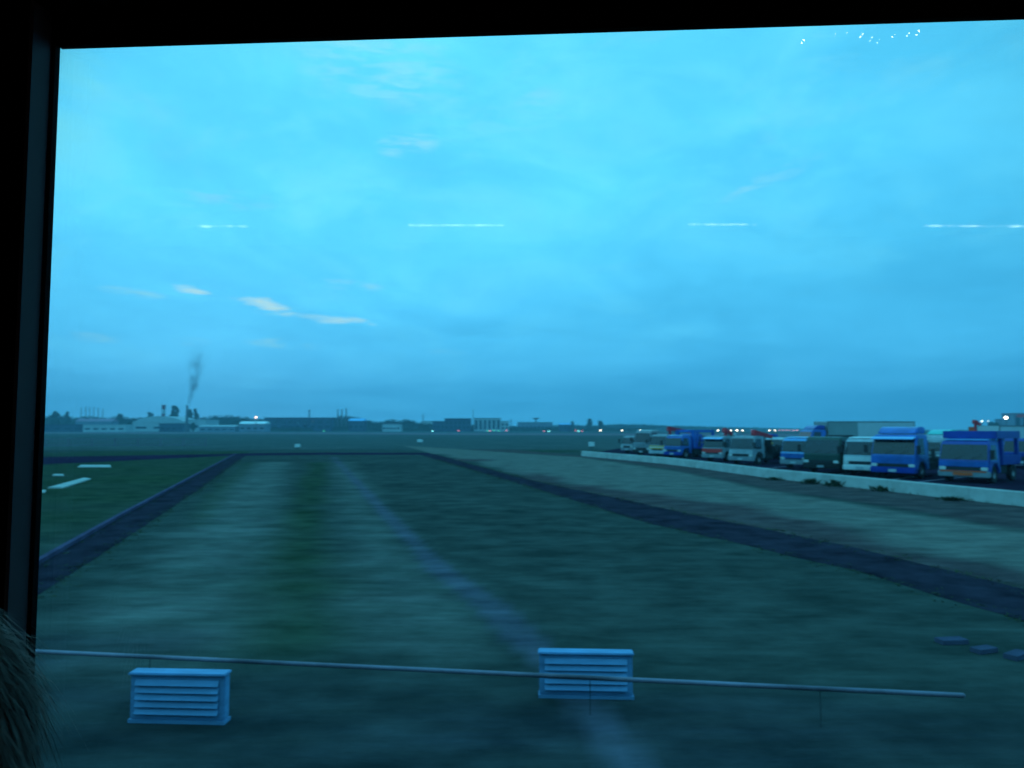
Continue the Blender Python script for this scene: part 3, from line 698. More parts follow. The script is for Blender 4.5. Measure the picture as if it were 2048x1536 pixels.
def flat_bed(r, x0, x1, W, m='bed_steel', side=0.38, z=0.84):
    b = MB(); b.box(x1, x0, -W / 2, W / 2, z, z + 0.10); bd = b.build('cargo_bed', M[m], r, 0.01)
    for s in (-1, 1):
        b = MB(); b.box(x1, x0, s * W / 2 - 0.025, s * W / 2 + 0.025, z + 0.102, z + 0.10 + side); b.build('side_board', M[m], bd)
    b = MB(); b.box(x0 - 0.05, x0, -W / 2 + 0.03, W / 2 - 0.03, z + 0.102, z + 0.95); b.build('headboard', M[m], bd)
    return bd
def crane(r, x, m='crane_red', top=2.6, reach=2.6, back=True, zb=0.95):
    b = MB(); b.box(x - 0.28, x + 0.28, -0.7, 0.7, zb, zb + 0.35); base_ = b.build('crane_base', M['chassis'], r)
    b = MB(); b.tube((x, 0, zb + 0.35), (x, 0, top - 0.15), 0.16, 0.13, 12); b.box(x - 0.22, x + 0.22, -0.2, 0.2, top - 0.35, top); b.build('crane_column', M[m], r, 0.02)
    d = -1 if back else 1
    b = MB(); p, q = Vector((x + 0.25, 0, top - 0.08)), Vector((x + d * reach, 0, top - 0.45))
    dv = (q - p).normalized(); up = Vector((0, 0, 1)); nrm = dv.cross(Vector((0, 1, 0)))
    vs = []
    for pt, s in ((p, 0.17), (q, 0.12)):
        for a, c in ((-1, -1), (1, -1), (1, 1), (-1, 1)): vs.append(pt + Vector((0, a * s, 0)) + nrm * (c * s))
    b.add(vs, [(3, 2, 1, 0), (4, 5, 6, 7)] + [(i, (i + 1) % 4, (i + 1) % 4 + 4, i + 4) for i in range(4)]); bo = b.build('crane_boom', M[m], r, 0.02)
    b = MB(); b.tube((x, 0.0, top - 0.6), p.lerp(q, 0.45) - nrm * 0.0, 0.06, n=8); b.build('hydraulic_ram', M['rim'], bo)
    b = MB(); b.tube(q, q + Vector((0, 0, -0.45)), 0.03, n=6); b.sphere(q + Vector((0, 0, -0.5)), 0.11); b.build('hook', M['yellow'], bo)

# far end of the row, left to right
r = lorry('small_van', 'small pale van at the far left end of the parked row', 1254, 906.5, W=1.6, cabH=1.85, cabL=1.5, col='cab_grey', panel='cab_white', bumper='cab_grey', total=3.9, wr=0.3, cat='van')
cargo_box(r, -1.52, -3.7, 1.55, 0.55, 1.84, 'cab_grey')
r = lorry('crane_lorry', 'white roofed lorry behind the small pale van', 1283, 912, W=2.05, cabH=2.42, col='cab_grey', roof='white_paint', panel='cab_grey', bumper='black_plastic', total=6.2)
flat_bed(r, -1.9, -6.0, 2.0)
r = lorry('crane_lorry', 'grey lorry with a yellow and white striped front and dark red crane', 1315, 914, W=1.95, cabH=2.1, col='cab_grey', panel='cab_grey', stripe='yellow', stripe2='white_paint', bumper='cab_white', total=6.4)
crane(r, -1.85, top=2.75, reach=3.2); flat_bed(r, -2.4, -6.2, 2.0)
r = lorry('frame_lorry', 'bright blue lorry carrying a tall blue steel frame', 1345, 917, W=1.85, cabH=2.0, col='cab_blue', panel='cab_blue', bumper='cab_navy', roof='cab_light_blue', total=5.6)
flat_bed(r, -1.65, -5.4, 1.9, 'cab_navy')
b = MB()
for s in (-0.85, 0.85):
    b.box(-2.0, -1.72, s - 0.16, s + 0.16, 0.95, 2.5); b.box(-4.9, -4.7, s - 0.10, s + 0.10, 0.95, 2.5); b.box(-4.9, -1.72, s - 0.09, s + 0.09, 2.30, 2.52)
b.box(-2.0, -1.72, -0.95, 0.95, 2.30, 2.53); b.box(-4.9, -4.7, -0.95, 0.95, 2.30, 2.51); b.build('load_frame', M['cab_blue'], r, 0.01)
r = lorry('crane_lorry', 'grey lorry with a red panel and light blue glass line, beside the blue frame lorry', 1425, 923, W=1.95, cabH=2.05, col='cab_grey', panel='cab_grey', stripe='red', bumper='cab_grey', visor='cab_light_blue', total=5.8)
crane(r, -1.85, top=2.62, reach=0.9); flat_bed(r, -2.4, -5.6, 2.0)
r = lorry('flatbed_lorry', 'pale grey lorry with a dark open bed in the middle of the row', 1482, 929.5, W=2.05, cabH=2.1, col='cab_grey', panel='cab_white', bumper='cab_grey', total=6.0)
crane(r, -1.9, top=2.45, reach=2.2); flat_bed(r, -2.4, -5.8, 2.1, 'chassis')
r = lorry('flatbed_lorry', 'low pale lorry half hidden behind the pale blue lorry', 1546, 920, W=1.8, cabH=1.9, col='cab_white', panel='cab_navy', bumper='chassis', total=5.0)
flat_bed(r, -1.65, -4.8, 1.85, 'chassis')
r = lorry('flatbed_lorry', 'blue lorry with a white front band next to the dark green lorry', 1588, 938, W=1.85, cabH=2.02, col='cab_light_blue', panel='white_paint', bumper='cab_grey', roof='cab_light_blue', total=5.2, stripe='cab_blue')
flat_bed(r, -1.65, -5.0, 1.9, 'cab_navy')
r = lorry('flatbed_lorry', 'dark green lorry between the white fronted blue one and the white one', 1643, 947, W=2.2, cabH=2.15, col='cab_green', panel='cab_green', bumper='chassis', total=6.0, plate='cab_grey')
flat_bed(r, -1.65, -5.8, 2.2, 'cab_green', 0.9)
r = lorry('box_lorry', 'white lorry with an arched bright roof, half hidden by the tall blue lorry', 1722, 951, W=1.95, cabH=2.08, col='cab_white', panel='white_paint', bumper='white_paint', roof='white_paint', total=5.0)
flat_bed(r, -1.65, -4.8, 1.9, 'chassis')
r = lorry('tractor_lorry', 'tall blue lorry with a roof deflector and sun visor', 1787, 957, W=2.3, cabH=2.32, cabL=1.7, col='cab_blue', panel='cab_blue', bumper='cab_navy', visor='cab_light_blue', deflector='cab_blue', total=6.4, wr=0.47)
b = MB(); b.box(-1.98, -1.78, -1.0, 1.0, 0.9, 2.0); b.tube((-1.9, -0.8, 0.8), (-1.9, -0.8, 2.3), 0.07, n=10); b.build('air_intake', M['chassis'], r)
b = MB(); b.prism([(-6.0, 0.98), (-2.4, 0.98), (-2.4, 1.04), (-6.0, 1.04)], -0.7, 0.7); b.build('coupling_deck', M['chassis'], r)
r = lorry('dump_lorry', 'navy blue lorry with a high body and an orange striped bumper, nearest of the row', 1928, 966, W=2.2, cabH=2.05, cabL=1.6, col='cab_navy', panel='cab_blue', bumper='cab_grey', roof='cab_light_blue', total=5.0, wr=0.42, plate='orange')  # light blue roof panel paints in the highlight along the cab roof
b = MB(); b.box(-4.3, -0.9, -1.18, 1.18, 2.13, 2.50); b.build('loading_platform', M['cab_navy'], r, 0.02)
for x in (-1.85, -4.1):
    for s in (-1, 1):
        b = MB(); b.box(x - 0.09, x + 0.09, s * 1.05 - 0.08, s * 1.05 + 0.08, 0.85, 2.128); b.build('platform_post', M['cab_navy'], r)
flat_bed(r, -1.75, -4.5, 2.2, 'cab_navy')
b = MB(); b.box(0.122, 0.145, -1.0, 1.0, 0.54, 0.60); b.box(0.134, 0.15, -0.42, 0.42, 0.38, 0.52, 0); b.build('bumper_stripe', M['orange'], r)
# a second rank close behind
for (px, Y, W_, ch_, nm, cl, pn, lb, bd) in (
        (1372, 74, 2.0, 2.1, 'flatbed_lorry', 'cab_navy', 'cab_navy', 'dark navy lorry in the second rank, behind the bright blue frame lorry', 'cab_navy'),
        (1452, 70, 2.0, 2.2, 'box_lorry', 'cab_grey', 'red', 'grey lorry with a red front in the second rank, left of the pale grey one', 'crane_red'),
        (1520, 67, 2.0, 2.15, 'flatbed_lorry', 'cab_navy', 'cab_grey', 'navy grey-fronted lorry in the second rank, right of the pale grey one', 'chassis'),
        (1668, 60, 2.1, 2.1, 'flatbed_lorry', 'chassis', 'chassis', 'black lorry in the second rank between the dark green and the white one', 'chassis'),
        (1850, 51, 2.1, 1.85, 'box_lorry', 'cab_grey', 'cab_grey', 'dusky grey lorry behind the gap between the tall blue and navy blue ones', 'box_grey'),
        (2040, 47, 2.1, 2.0, 'flatbed_lorry', 'cab_navy', 'cab_navy', 'dark navy lorry cut by the right edge of the picture', 'cab_navy')):
    r = lorry(nm, lb, px, 900, W=W_, cabH=ch_, col=cl, panel=pn, bumper='chassis', total=5.6, at=Vector((D(px, 880, Y).x, Y, 0)), grp='lorries of the second rank')
    if nm == 'box_lorry': cargo_box(r, -1.7, -5.4, 2.1, 0.95, 1.95, bd)
    else: flat_bed(r, -1.7, -5.4, 2.1, bd, 0.8)
# rear row
r = lorry('box_lorry', 'long grey box lorry with a tall blue cab, standing behind the row', 1608, 906, W=2.3, cabH=2.55, cabL=1.6, col='cab_blue', panel='cab_blue', bumper='chassis', deflector='cab_navy', rz=R(186), total=10.4, wr=0.47, at=Vector((D(1607, 880, 66).x, 66.0, 0)), grp='lorries in the rear row')
cargo_box(r, -1.75, -10.2, 2.3, 0.95, 3.28, 'box_grey', 'box_dark')
r = lorry('box_lorry', 'turquoise roofed white lorry seen behind the navy blue lorry', 1880, 915, W=2.1, cabH=2.15, col='cab_white', roof='teal', panel='cab_white', bumper='cab_grey', rz=R(205), total=6.0, at=Vector((D(1868, 900, 57).x, 57.0, 0)), deflector='teal', grp='lorries in the rear row')
cargo_box(r, -1.75, -5.8, 2.1, 0.95, 2.2, 'box_dark')
r = lorry('crane_lorry', 'orange lorry with a raised red crane arm, far behind the navy blue lorry', 1940, 900, W=2.1, cabH=2.3, col='orange', panel='orange', bumper='chassis', rz=R(200), total=6.0, at=Vector((D(1925, 880, 74).x, 74.0, 0)), grp='lorries in the rear row')
cargo_box(r, -2.35, -4.4, 2.1, 0.95, 2.8, 'orange'); crane(r, -1.95, top=3.5, reach=0.7)
r = lorry('box_lorry', 'pale grey box lorry running out of the right edge of the picture', 1960, 900, W=2.4, cabH=2.3, cabL=1.5, col='cab_blue', panel='cab_blue', bumper='cab_grey', rz=R(188), total=10.0, at=Vector((D(1965, 880, 62).x, 62.0, 0)), grp='lorries in the rear row')
cargo_box(r, -0.6, -9.8, 2.44, 1.0 + 1.35 - 0.55, 2.86, 'box_pale')
r = lorry('small_van', 'small blue van parked under the pale box lorry at the right edge', 2018, 921, W=1.55, cabH=1.45, cabL=1.4, col='cab_blue', panel='cab_blue', bumper='cab_blue', roof='cab_light_blue', total=3.6, wr=0.3, cat='van', grp='lorries in the rear row')
cargo_box(r, -1.42, -3.4, 1.5, 0.5, 1.42, 'cab_blue')

# ------------------------------------------------------------------ far skyline
def building(name, label, px0, px1, ytop, Y, depth=14, wall='wall_mid', roof='roof_dark', kind='flat', rise=2.0, windows=0, over=0.4, ybase=None, rows=1):
    p0, p1 = D(px0, 862, Y), D(px1, 862, Y); zt = D(px0, ytop, Y).z; wd = p1.x - p0.x
    r = thing(name, label, 'building', ((p0.x + p1.x) / 2, Y, 0)); hw = wd / 2
    wallz = zt - (rise if kind != 'flat' else 0.5)
    b = MB(); b.box(-hw, hw, 0, depth, 0, wallz); b.build('wall', M[wall], r)
    b = MB()
    if kind == 'flat': b.box(-hw - over, hw + over, -over, depth + over, wallz + 0.003, zt)
    elif kind == 'gable':
        b.add([(-hw - over, -over, wallz), (hw + over, -over, wallz), (hw + over, depth / 2, zt), (-hw - over, depth / 2, zt), (hw + over, depth + over, wallz), (-hw - over, depth + over, wallz)],
              [(0, 1, 2, 3), (3, 2, 4, 5), (0, 3, 5), (1, 4, 2), (0, 5, 4, 1)])
    elif kind == 'arch':
        n = 14; pts = [(-hw - over + (2 * hw + 2 * over) * i / n, wallz + (zt - wallz) * math.sin(math.pi * i / n) ** 0.8) for i in range(n + 1)]
        b.prism(pts, -over, depth + over)
    b.build('roof', M[roof], r)
    for rw in range(rows if windows else 0):
        for i in range(windows):
            x = -hw + wd * (i + 0.5) / windows; ww = wd / windows * 0.30; zz = wallz * (0.45 if rows == 1 else 0.2 + 0.7 * (rw + 0.4) / rows)
            b = MB(); b.box(x - ww, x + ww, -0.06, 0.05, zz - wallz * 0.12, zz + wallz * 0.12); b.build('window', M['glass_dark'], r)
    return r
building('shed', 'dark long shed with a purple wall beside the left window edge', 40, 166, 848.5, 640, wall='wall_dark', roof='roof_dark', windows=6)
building('warehouse', 'low warehouse with a pink roof above the pale white hall', 150, 222, 837, 735, wall='wall_mid', roof='roof_pink', kind='gable', rise=3)
building('hall', 'pale white low hall with dark windows, left of the big hangar', 166, 250, 849, 600, wall='wall_pale', roof='roof_pale', windows=5, kind='flat')
building('hangar', 'big pale hangar with a rounded roof beside the smoking chimney', 264, 372, 832, 690, 40, wall='wall_pale', roof='roof_pale', kind='arch', rise=6.5, windows=3)
building('hangar', 'lower pale hall joined to the right side of the big hangar', 373, 412, 839, 690, 30, wall='wall_pale', roof='roof_pale', kind='flat', windows=3)
building('shed', 'dark low shed standing in front of the big hangar', 318, 366, 847, 655, wall='wall_dark', roof='roof_dark', windows=4)
building('shed', 'small pale shed right of the smoking chimney', 398, 470, 850, 640, wall='wall_mid', roof='roof_pale', kind='gable', rise=1.4, windows=5)
building('depot', 'depot with a bright white roof strip under the lit tower lamp', 478, 530, 842.5, 640, wall='wall_mid', roof='roof_bright', kind='gable', rise=2.3, windows=4)
building('block', 'long dark low block left of the bright blue roof', 528, 662, 835, 720, wall='wall_dark', roof='roof_dark', windows=9, rows=2)
building('depot', 'small depot with a bright blue roof on the mound', 697, 727, 836.5, 700, wall='wall_dark', roof='roof_blue', kind='gable', rise=2.6, windows=3)
building('house', 'pale house with a row of windows between two clumps of trees', 765, 800, 846, 690, wall='wall_pale', roof='roof_dark', kind='gable', rise=1.2, windows=5)
building('block', 'low pale block beside the thin mast left of the dark cubic block', 842, 868, 842, 800, wall='wall_pale', roof='roof_pale', windows=4)
building('block', 'dark cubic block with a flat roof, widest of the two left of the pale works', 889, 941, 836.5, 720, wall='wall_dark', roof='roof_dark', windows=6, rows=2)
building('block', 'lower dark wing beside the dark cubic block', 865, 888.5, 842, 725, wall='wall_dark', roof='roof_dark', windows=3)
building('works', 'pale works building with a dark flat roof line', 948, 1001, 836, 740, wall='wall_pale', roof='roof_dark', windows=6, rows=3)
building('works', 'lower pale wing on the right of the pale works building', 1001.5, 1018, 842, 740, wall='wall_pale', roof='roof_pale', windows=2, rows=2)
building('shed', 'long grey shed under the dark umbrella shaped tower', 1035, 1105, 844, 800, wall='wall_mid', roof='roof_pale', windows=9)
building('shed', 'small shed with a blue roof left of the round tree', 1119, 1142, 846.5, 760, wall='wall_dark', roof='roof_blue', kind='gable', rise=1.5, windows=3)
b_ = building('tower_block', 'grey tower block with a red sign at the right edge of the picture', 2029, 2090, 826, 560, wall='wall_mid', roof='roof_pink', windows=4, rows=3)
b = MB(); zt = D(2040, 826, 560).z; b.box(-10, -2.5, -0.25, -0.05, zt - 3.4, zt - 1.2); b.build('red_sign', M['red'], b_)
building('shed', 'grey low shed beside the tower block at the right edge', 2014, 2028, 838, 590, wall='wall_mid', roof='roof_dark', windows=2)

def chimney():
    p = D(373, 862, 640); top = D(373, 811, 640).z
    r = thing('chimney', 'tall thin dark chimney with smoke rising from it', 'chimney', (p.x, 640, 0))
    b = MB(); b.tube((0, 0, 0), (0, 0, top), 1.5, 0.8, 14); b.build('stack', M['mast_grey'], r, smooth=True)
    b = MB(); b.tube((0, 0, top - 1.2), (0, 0, top - 0.6), 1.05, 1.05, 14); b.tube((0, 0, top * 0.6), (0, 0, top * 0.6 + 0.5), 1.35, 1.35, 14); b.build('platform', M['mast_grey'], r)
    return Vector((p.x, 640, top))
CH = chimney()
def smoke():
    ax_ = lambda z: 7.4 * (1 - math.exp(-z / 13.0)) + 0.0035 * max(0, z - 34) ** 2
    rd = lambda z: 1.5 + 0.21 * z
    b = MB(); n = 16; rows = []
    for z in [-0.5, 2, 5, 9, 14, 20, 26, 32, 38, 44, 50, 56, 62]:
        rows.append([(ax_(max(z, 0)) + math.cos(2 * math.pi * i / n) * rd(max(z, 0)), math.sin(2 * math.pi * i / n) * rd(max(z, 0)), z) for i in range(n)])
    vs = [v for q in rows for v in q]; fs = []
    for k in range(len(rows) - 1):
        for i in range(n): j = (i + 1) % n; fs.append((k * n + i, k * n + j, (k + 1) * n + j, (k + 1) * n + i))
    fs += [tuple(range(n - 1, -1, -1)), tuple(range((len(rows) - 1) * n, len(rows) * n))]
    b.add(vs, fs)
    m, nt2, out = nodes('smoke'); l = nt2.links.new
    def mt(op, a, c=None, clamp=False):
        q = N(nt2, 'ShaderNodeMath', operation=op, use_clamp=clamp)
        for i, x in enumerate((a, c)):
            if x is None: continue
            if isinstance(x, (int, float)): q.inputs[i].default_value = x
            else: l(x, q.inputs[i])
        return q.outputs[0]
    v = N(nt2, 'ShaderNodeVolumePrincipled'); v.inputs['Color'].default_value = (0.30, 0.34, 0.40, 1)
    tc = N(nt2, 'ShaderNodeTexCoord'); sz = N(nt2, 'ShaderNodeSeparateXYZ'); l(tc.outputs['Object'], sz.inputs[0]); zz = mt('MAXIMUM', sz.outputs[2], 0.0)
    no = N(nt2, 'ShaderNodeTexNoise', Scale=0.15, Detail=5.0, Roughness=0.6, Distortion=0.5); l(tc.outputs['Object'], no.inputs['Vector'])
    cx2 = mt('ADD', mt('MULTIPLY', mt('SUBTRACT', 1.0, mt('EXPONENT', mt('DIVIDE', zz, -13.0))), 7.4), mt('MULTIPLY', mt('POWER', mt('MAXIMUM', mt('SUBTRACT', zz, 34.0), 0.0), 2.0), 0.0035))
    dx = mt('SUBTRACT', sz.outputs[0], cx2); d2 = mt('ADD', mt('MULTIPLY', dx, dx), mt('MULTIPLY', sz.outputs[1], sz.outputs[1]))
    rr2 = mt('ADD', mt('MULTIPLY', zz, 0.21), 1.5); q = mt('DIVIDE', d2, mt('MULTIPLY', rr2, rr2)); rad = mt('POWER', mt('SUBTRACT', 1.0, q, True), 1.6)
    nz = mt('MULTIPLY', mt('SUBTRACT', no.outputs['Fac'], 0.40, True), 5.0, True)
    mr = N(nt2, 'ShaderNodeMapRange'); mr.inputs[1].default_value = 0; mr.inputs[2].default_value = 58; mr.inputs[3].default_value = 0.42; mr.inputs[4].default_value = 0.0; l(zz, mr.inputs[0])
    fall = mt('MULTIPLY', mr.outputs[0], mt('POWER', mt('SUBTRACT', 1.0, mt('DIVIDE', zz, 58.0), True), 0.6))
    l(mt('MULTIPLY', mt('MULTIPLY', rad, nz), fall), v.inputs['Density']); l(v.outputs[0], out.inputs['Volume'])
    o = b.build('smoke', m, loc=CH); tag(o, 'thin grey smoke plume drifting up from the chimney', 'smoke', kind='stuff')
smoke()

def mast(px, ytop, Y, r0, label, name='mast', cat='mast', head=0.0, bands=False, arms=0):
    p = D(px, 862, Y); top = D(px, ytop, Y).z; r = thing(name, label, cat, (p.x, Y, 0))
    b = MB()
    if bands:
        n = 6
        for k in range(n): b.tube((0, 0, top * k / n), (0, 0, top * (k + 1) / n), r0, r0, 10, k % 2)
        b.build('shaft', [M['wall_pale'], M['mast_red']], r)
    else:
        b.tube((0, 0, 0), (0, 0, top), r0, r0 * 0.7, 8); b.build('shaft', M['mast_grey'], r)
    if head:
        b = MB(); b.lathe([(0.05, top - 2.0), (head * 0.5, top - 1.6), (head, top - 0.4), (head * 0.9, top), (0.05, top + 0.2)], 'z', 12); b.build('head', M['mast_red'] if bands else M['mast_grey'], r)
    if arms:
        b = MB()
        for a in range(arms): b.box(-head * 1.3 - 1.0, head * 1.3 + 1.0, -0.15, 0.15, top * (0.82 + 0.07 * a), top * (0.82 + 0.07 * a) + 0.35)
        b.build('cross_arm', M['mast_grey'], r)
    return r
mast(326, 810, 760, 2.0, 'red and white banded tower left of the twin crowned tree', 'banded_tower', 'tower', 2.6, True)
for i, (px, yt) in enumerate(((161, 815), (170, 813), (178, 814), (186, 814), (195, 815), (204, 817))):
    mast(px, yt, 850, 0.5, ['leftmost slim pole of the six beyond the pink roof', 'tallest slim pole of the six beyond the pink roof', 'third slim pole from the left beyond the pink roof', 'fourth slim pole from the left beyond the pink roof', 'second slim pole from the right beyond the pink roof', 'shortest slim pole of the six beyond the pink roof'][i], 'pole', 'pole', 0.0, arms=1)['group'] = 'slim poles beyond the pink roof'
mast(618, 820, 760, 0.9, 'lone dark mast rising over the long dark block', head=1.0)
for px, yt, lb in ((675, 818, 'left one of the three stacks on the mound'), (683, 818.5, 'middle one of the three stacks on the mound'), (692, 816.5, 'tallest stack of the three, right on the mound')):
    mast(px, yt, 740, 0.9, lb, 'stack', 'stack', 0.0)['group'] = 'stacks on the mound'
mast(846, 828, 820, 0.6, 'thin mast over the low pale block', arms=1)
mast(946, 819, 760, 0.4, 'tall thin mast between the dark block and the pale works')
mast(1072, 836, 900, 1.2, 'dark umbrella shaped water tower over the long grey shed', 'water_tower', 'tower', 5.0)
mast(1022, 838, 900, 0.6, 'short mast right of the pale works', arms=1)

leafy_rng = random.Random(21)
def leaf_quads(b, c, r, n, size, flat=1.0):
    for _ in range(n):
        while True:
            d = Vector((leafy_rng.uniform(-1, 1), leafy_rng.uniform(-1, 1), leafy_rng.uniform(-1, 1)))
            if 0.15 < d.length < 1: break
        p = Vector(c) + Vector((d.x * r, d.y * r, d.z * r * flat)); u = Vector((leafy_rng.gauss(0, 1), leafy_rng.gauss(0, 1), leafy_rng.gauss(0, 1))).normalized()
        v = u.orthogonal().normalized(); s = size * leafy_rng.uniform(0.6, 1.3)
        b.add([p - u * s, p + v * s * 0.7, p + u * s, p - v * s * 0.7], [(0, 1, 2, 3)])
def tree(px, ytop, Y, wpx, label, crowns=1, name='tree'):
    p = D(px, 862, Y); top = D(px, ytop, Y).z; wd = wpx * Y / F; r = thing(name, label, 'tree', (p.x, Y, 0))
    b = MB(); b.tube((0, 0, 0), (0, 0, top * 0.55), 0.5, 0.3, 8); b.tube((0, 0, top * 0.35), (wd * 0.25, 0.3, top * 0.62), 0.25, 0.1, 6); b.tube((0, 0, top * 0.3), (-wd * 0.22, -0.2, top * 0.6), 0.25, 0.1, 6); b.build('trunk', M['bark'], r)
    b = MB()
    for k in range(crowns):
        ox = 0 if crowns == 1 else (k - (crowns - 1) / 2) * wd * 0.42
        hw_ = wd * 0.5 if crowns == 1 else wd * 0.42
        for j in range(15):
            a, t = leafy_rng.uniform(0, 6.28), (j + leafy_rng.random()) / 15; cr_ = max(1.3, hw_ * leafy_rng.uniform(0.42, 0.6) * (1.05 - 0.45 * t * t))
            off = max(0, hw_ * (1.0 - 0.35 * t) - cr_) * leafy_rng.uniform(0.5, 1.1); z = top * 0.28 + (top * 0.72 - cr_ * 0.85) * t
            leaf_quads(b, (ox + math.cos(a) * off, math.sin(a) * off, z), cr_, 90, 0.62, 0.9); b.sphere((ox + math.cos(a) * off, math.sin(a) * off, z), cr_ * 0.78, 7, 5)
    b.build('crown', M['leaf'], r)
tree(348, 811, 735, 21, 'tall twin crowned dark tree between the banded tower and the chimney', 2)
tree(379, 816.5, 735, 18, 'dense squarish tree just right of the chimney')
tree(391, 817, 735, 17, 'second squarish tree right of the chimney')
tree(240, 826, 760, 18, 'rounded tree left of the big hangar roof')
tree(300, 824, 760, 22, 'broad low tree right behind the hangar roof crest')
tree(386, 845, 640, 12, 'small dark round tree in front of the pale hall by the chimney')
tree(258, 845, 625, 14, 'dark tree between the pale white hall and the big hangar')
tree(1180, 836.5, 840, 17, 'tallest round tree on the horizon right of the blue roofed shed')
tree(1201, 840, 860, 15, 'smaller tree right of the tallest round tree')
tree(1145, 842, 860, 9, 'small thin tree beside the blue roofed shed')
tree(1988, 843, 600, 32, 'broad low dark tree left of the tower block at the right edge')
tree(110, 821, 700, 24, 'bushy tree beside the window edge over the dark shed')
tree(134, 823, 720, 16, 'second bushy tree from the window edge')

def treeline(name, prof, Y0, Y1, label, dens=1.0):
    b = MB(); x0, x1 = prof[0][0], prof[-1][0]; px = np.array([p[0] for p in prof], float); py = np.array([p[1] for p in prof], float)
    n = int((x1 - x0) / 1.6); core = []
    for i in range(n + 1):
        x = x0 + (x1 - x0) * i / n; Y = Y0 + (Y1 - Y0) * i / n; y = float(np.interp(x, px, py)) + leafy_rng.uniform(-0.6, 1.2)
        g = D(x, 862, Y); zt = max(1.2, D(x, y, Y).z)
        core.append(((g.x, Y, 0), (g.x + leafy_rng.uniform(-.5, .5), Y + 3 + leafy_rng.uniform(-1, 1), zt * 0.62), (g.x, Y + 6, zt * 0.84), (g.x, Y + 12, 0)))
        for k in range(int(5 * dens)):
            t = leafy_rng.random() ** 0.6
            leaf_quads(b, (g.x + leafy_rng.uniform(-1, 1), Y + leafy_rng.uniform(0, 6), zt * (0.25 + 0.68 * t)), 1.2 + 0.8 * (1 - t), 7, 0.55)
    vs = [v for c in core for v in c]; fs = []
    for i in range(len(core) - 1):
        for j in range(3): fs.append((4 * i + j, 4 * i + j + 1, 4 * i + j + 5, 4 * i + j + 4))
    b.add(vs, fs); o = b.build(name, M['leaf']); tag(o, label, 'treeline', kind='stuff')
treeline('treeline', [(30, 830), (85, 829), (110, 828), (130, 831), (150, 833), (165, 830), (180, 831), (205, 834), (230, 831), (260, 834), (300, 832), (340, 834), (380, 836), (410, 832), (430, 829), (455, 829), (480, 832), (505, 835), (540, 837)], 770, 780, 'far line of trees behind the hangar and sheds on the left')
treeline('treeline', [(535, 839), (560, 837), (600, 837), (645, 836), (665, 833), (682, 830), (705, 831), (725, 836), (742, 841), (762, 843), (775, 838), (785, 837), (795, 841), (805, 838), (815, 836), (825, 840), (845, 846), (870, 846), (900, 847), (945, 850), (1010, 852)], 760, 770, 'far line of trees along the mound with the stacks')
treeline('treeline', [(1000, 852), (1060, 851), (1110, 850), (1150, 849), (1190, 850), (1215, 848), (1235, 847), (1260, 848), (1280, 847), (1310, 849), (1350, 850.5), (1400, 851.5), (1450, 853), (1520, 855), (1600, 857), (1700, 858)], 880, 1500, 'low far line of trees fading out along the right horizon')
treeline('hedge', [(500, 855), (560, 856), (640, 854), (700, 853), (760, 856), (830, 855), (900, 855), (940, 853), (1000, 856), (1100, 855), (1200, 856), (1300, 857)], 700, 820, 'low dark scrub in front of the far buildings', 0.6)

# airfield lights
def light(px, py, Y, rad, col, strength, label, grp, name='airfield_light', tall=None):
    p = D(px, py, Y); key = (col, strength)
    mn = 'lamp_%d_%d_%d_%d' % (col[0] * 100, col[1] * 100, col[2] * 100, strength * 10)
    m = bpy.data.materials.get(mn) or emit(mn, col, strength)
    b = MB(); z = max(p.z, rad + 0.15); b.tube((0, 0, 0), (0, 0, z - rad * 0.8), 0.06 if not tall else 0.35, n=6, mi=0); b.sphere((0, 0, z), rad, 10, 8, 1)
    o = b.build(name, [M['mast_grey'], m], loc=(p.x, p.y, 0)); tag(o, label, 'lamp', grp); return o
WHT, RED_, GRN, CYN, ORG, PNK = (1.0, 0.92, 0.72), (1.0, 0.22, 0.25), (0.1, 1.0, 0.5), (0.25, 1.0, 1.0), (1.0, 0.6, 0.3), (1.0, 0.5, 0.6)
gw, gg, gr, gc, gp = 'row of white taxiway lights', 'green airfield lights', 'red airfield lights', 'cyan airfield lights', 'faint pink lights at the end of the row'
lw, lg, lr, lc, lp = ('small white lamp in the row of lights along the right horizon', 'small green lamp on the far taxiway', 'small red lamp on the far taxiway',
                      'bright cyan lamp on the far taxiway', 'faint pink lamp at the far right end of the row of lights')
for px, k in ((1201, 1.0), (1244, 0.8), (1280, 1.1), (1363, 1.0), (1384, 1.2), (1420, 1.4), (1436, 1.4), (1450, 0.7), (1462, 0.9), (1474, 1.5), (1485, 1.0), (1539, 1.0), (1550, 0.8)):
    light(px, 860.8, 800, 0.62, WHT, round(11 * k, 1), lw, gw)
for px in (1228, 1503, 1559, 1566, 1573, 1579, 1585, 1590, 1595): light(px, 860.6, 850, 0.5, PNK, 3.0, lp, gp)
for px, py in ((648, 862.5), (975, 862), (988, 861), (998, 862)): light(px, py, 720, 0.5, GRN, 2.0, lg, gg)
for px, py in ((917, 861.5), (980, 863), (1013, 861), (1088, 862), (1151, 861), (1164, 862)): light(px, py, 720, 0.5, RED_, 3.0, lr, gr)
for px, py in ((865, 863.5), (1098, 862.5), (1157, 862.5)): light(px, py, 640, 0.55, CYN, 4.0, lc, gc)
light(790, 862, 700, 0.5, ORG, 4.0, 'single orange lamp on the far taxiway below the pale house', None)
light(512, 834.5, 630, 0.9, (1.0, 0.62, 0.45), 6.0, 'lit warm lamp on a tall pole over the bright white roof', None, 'tower_lamp', True)
light(2012, 835.5, 500, 0.95, (1.0, 0.95, 0.75), 14.0, 'brightest white floodlight on a pole left of the tower block', None, 'floodlight', True)
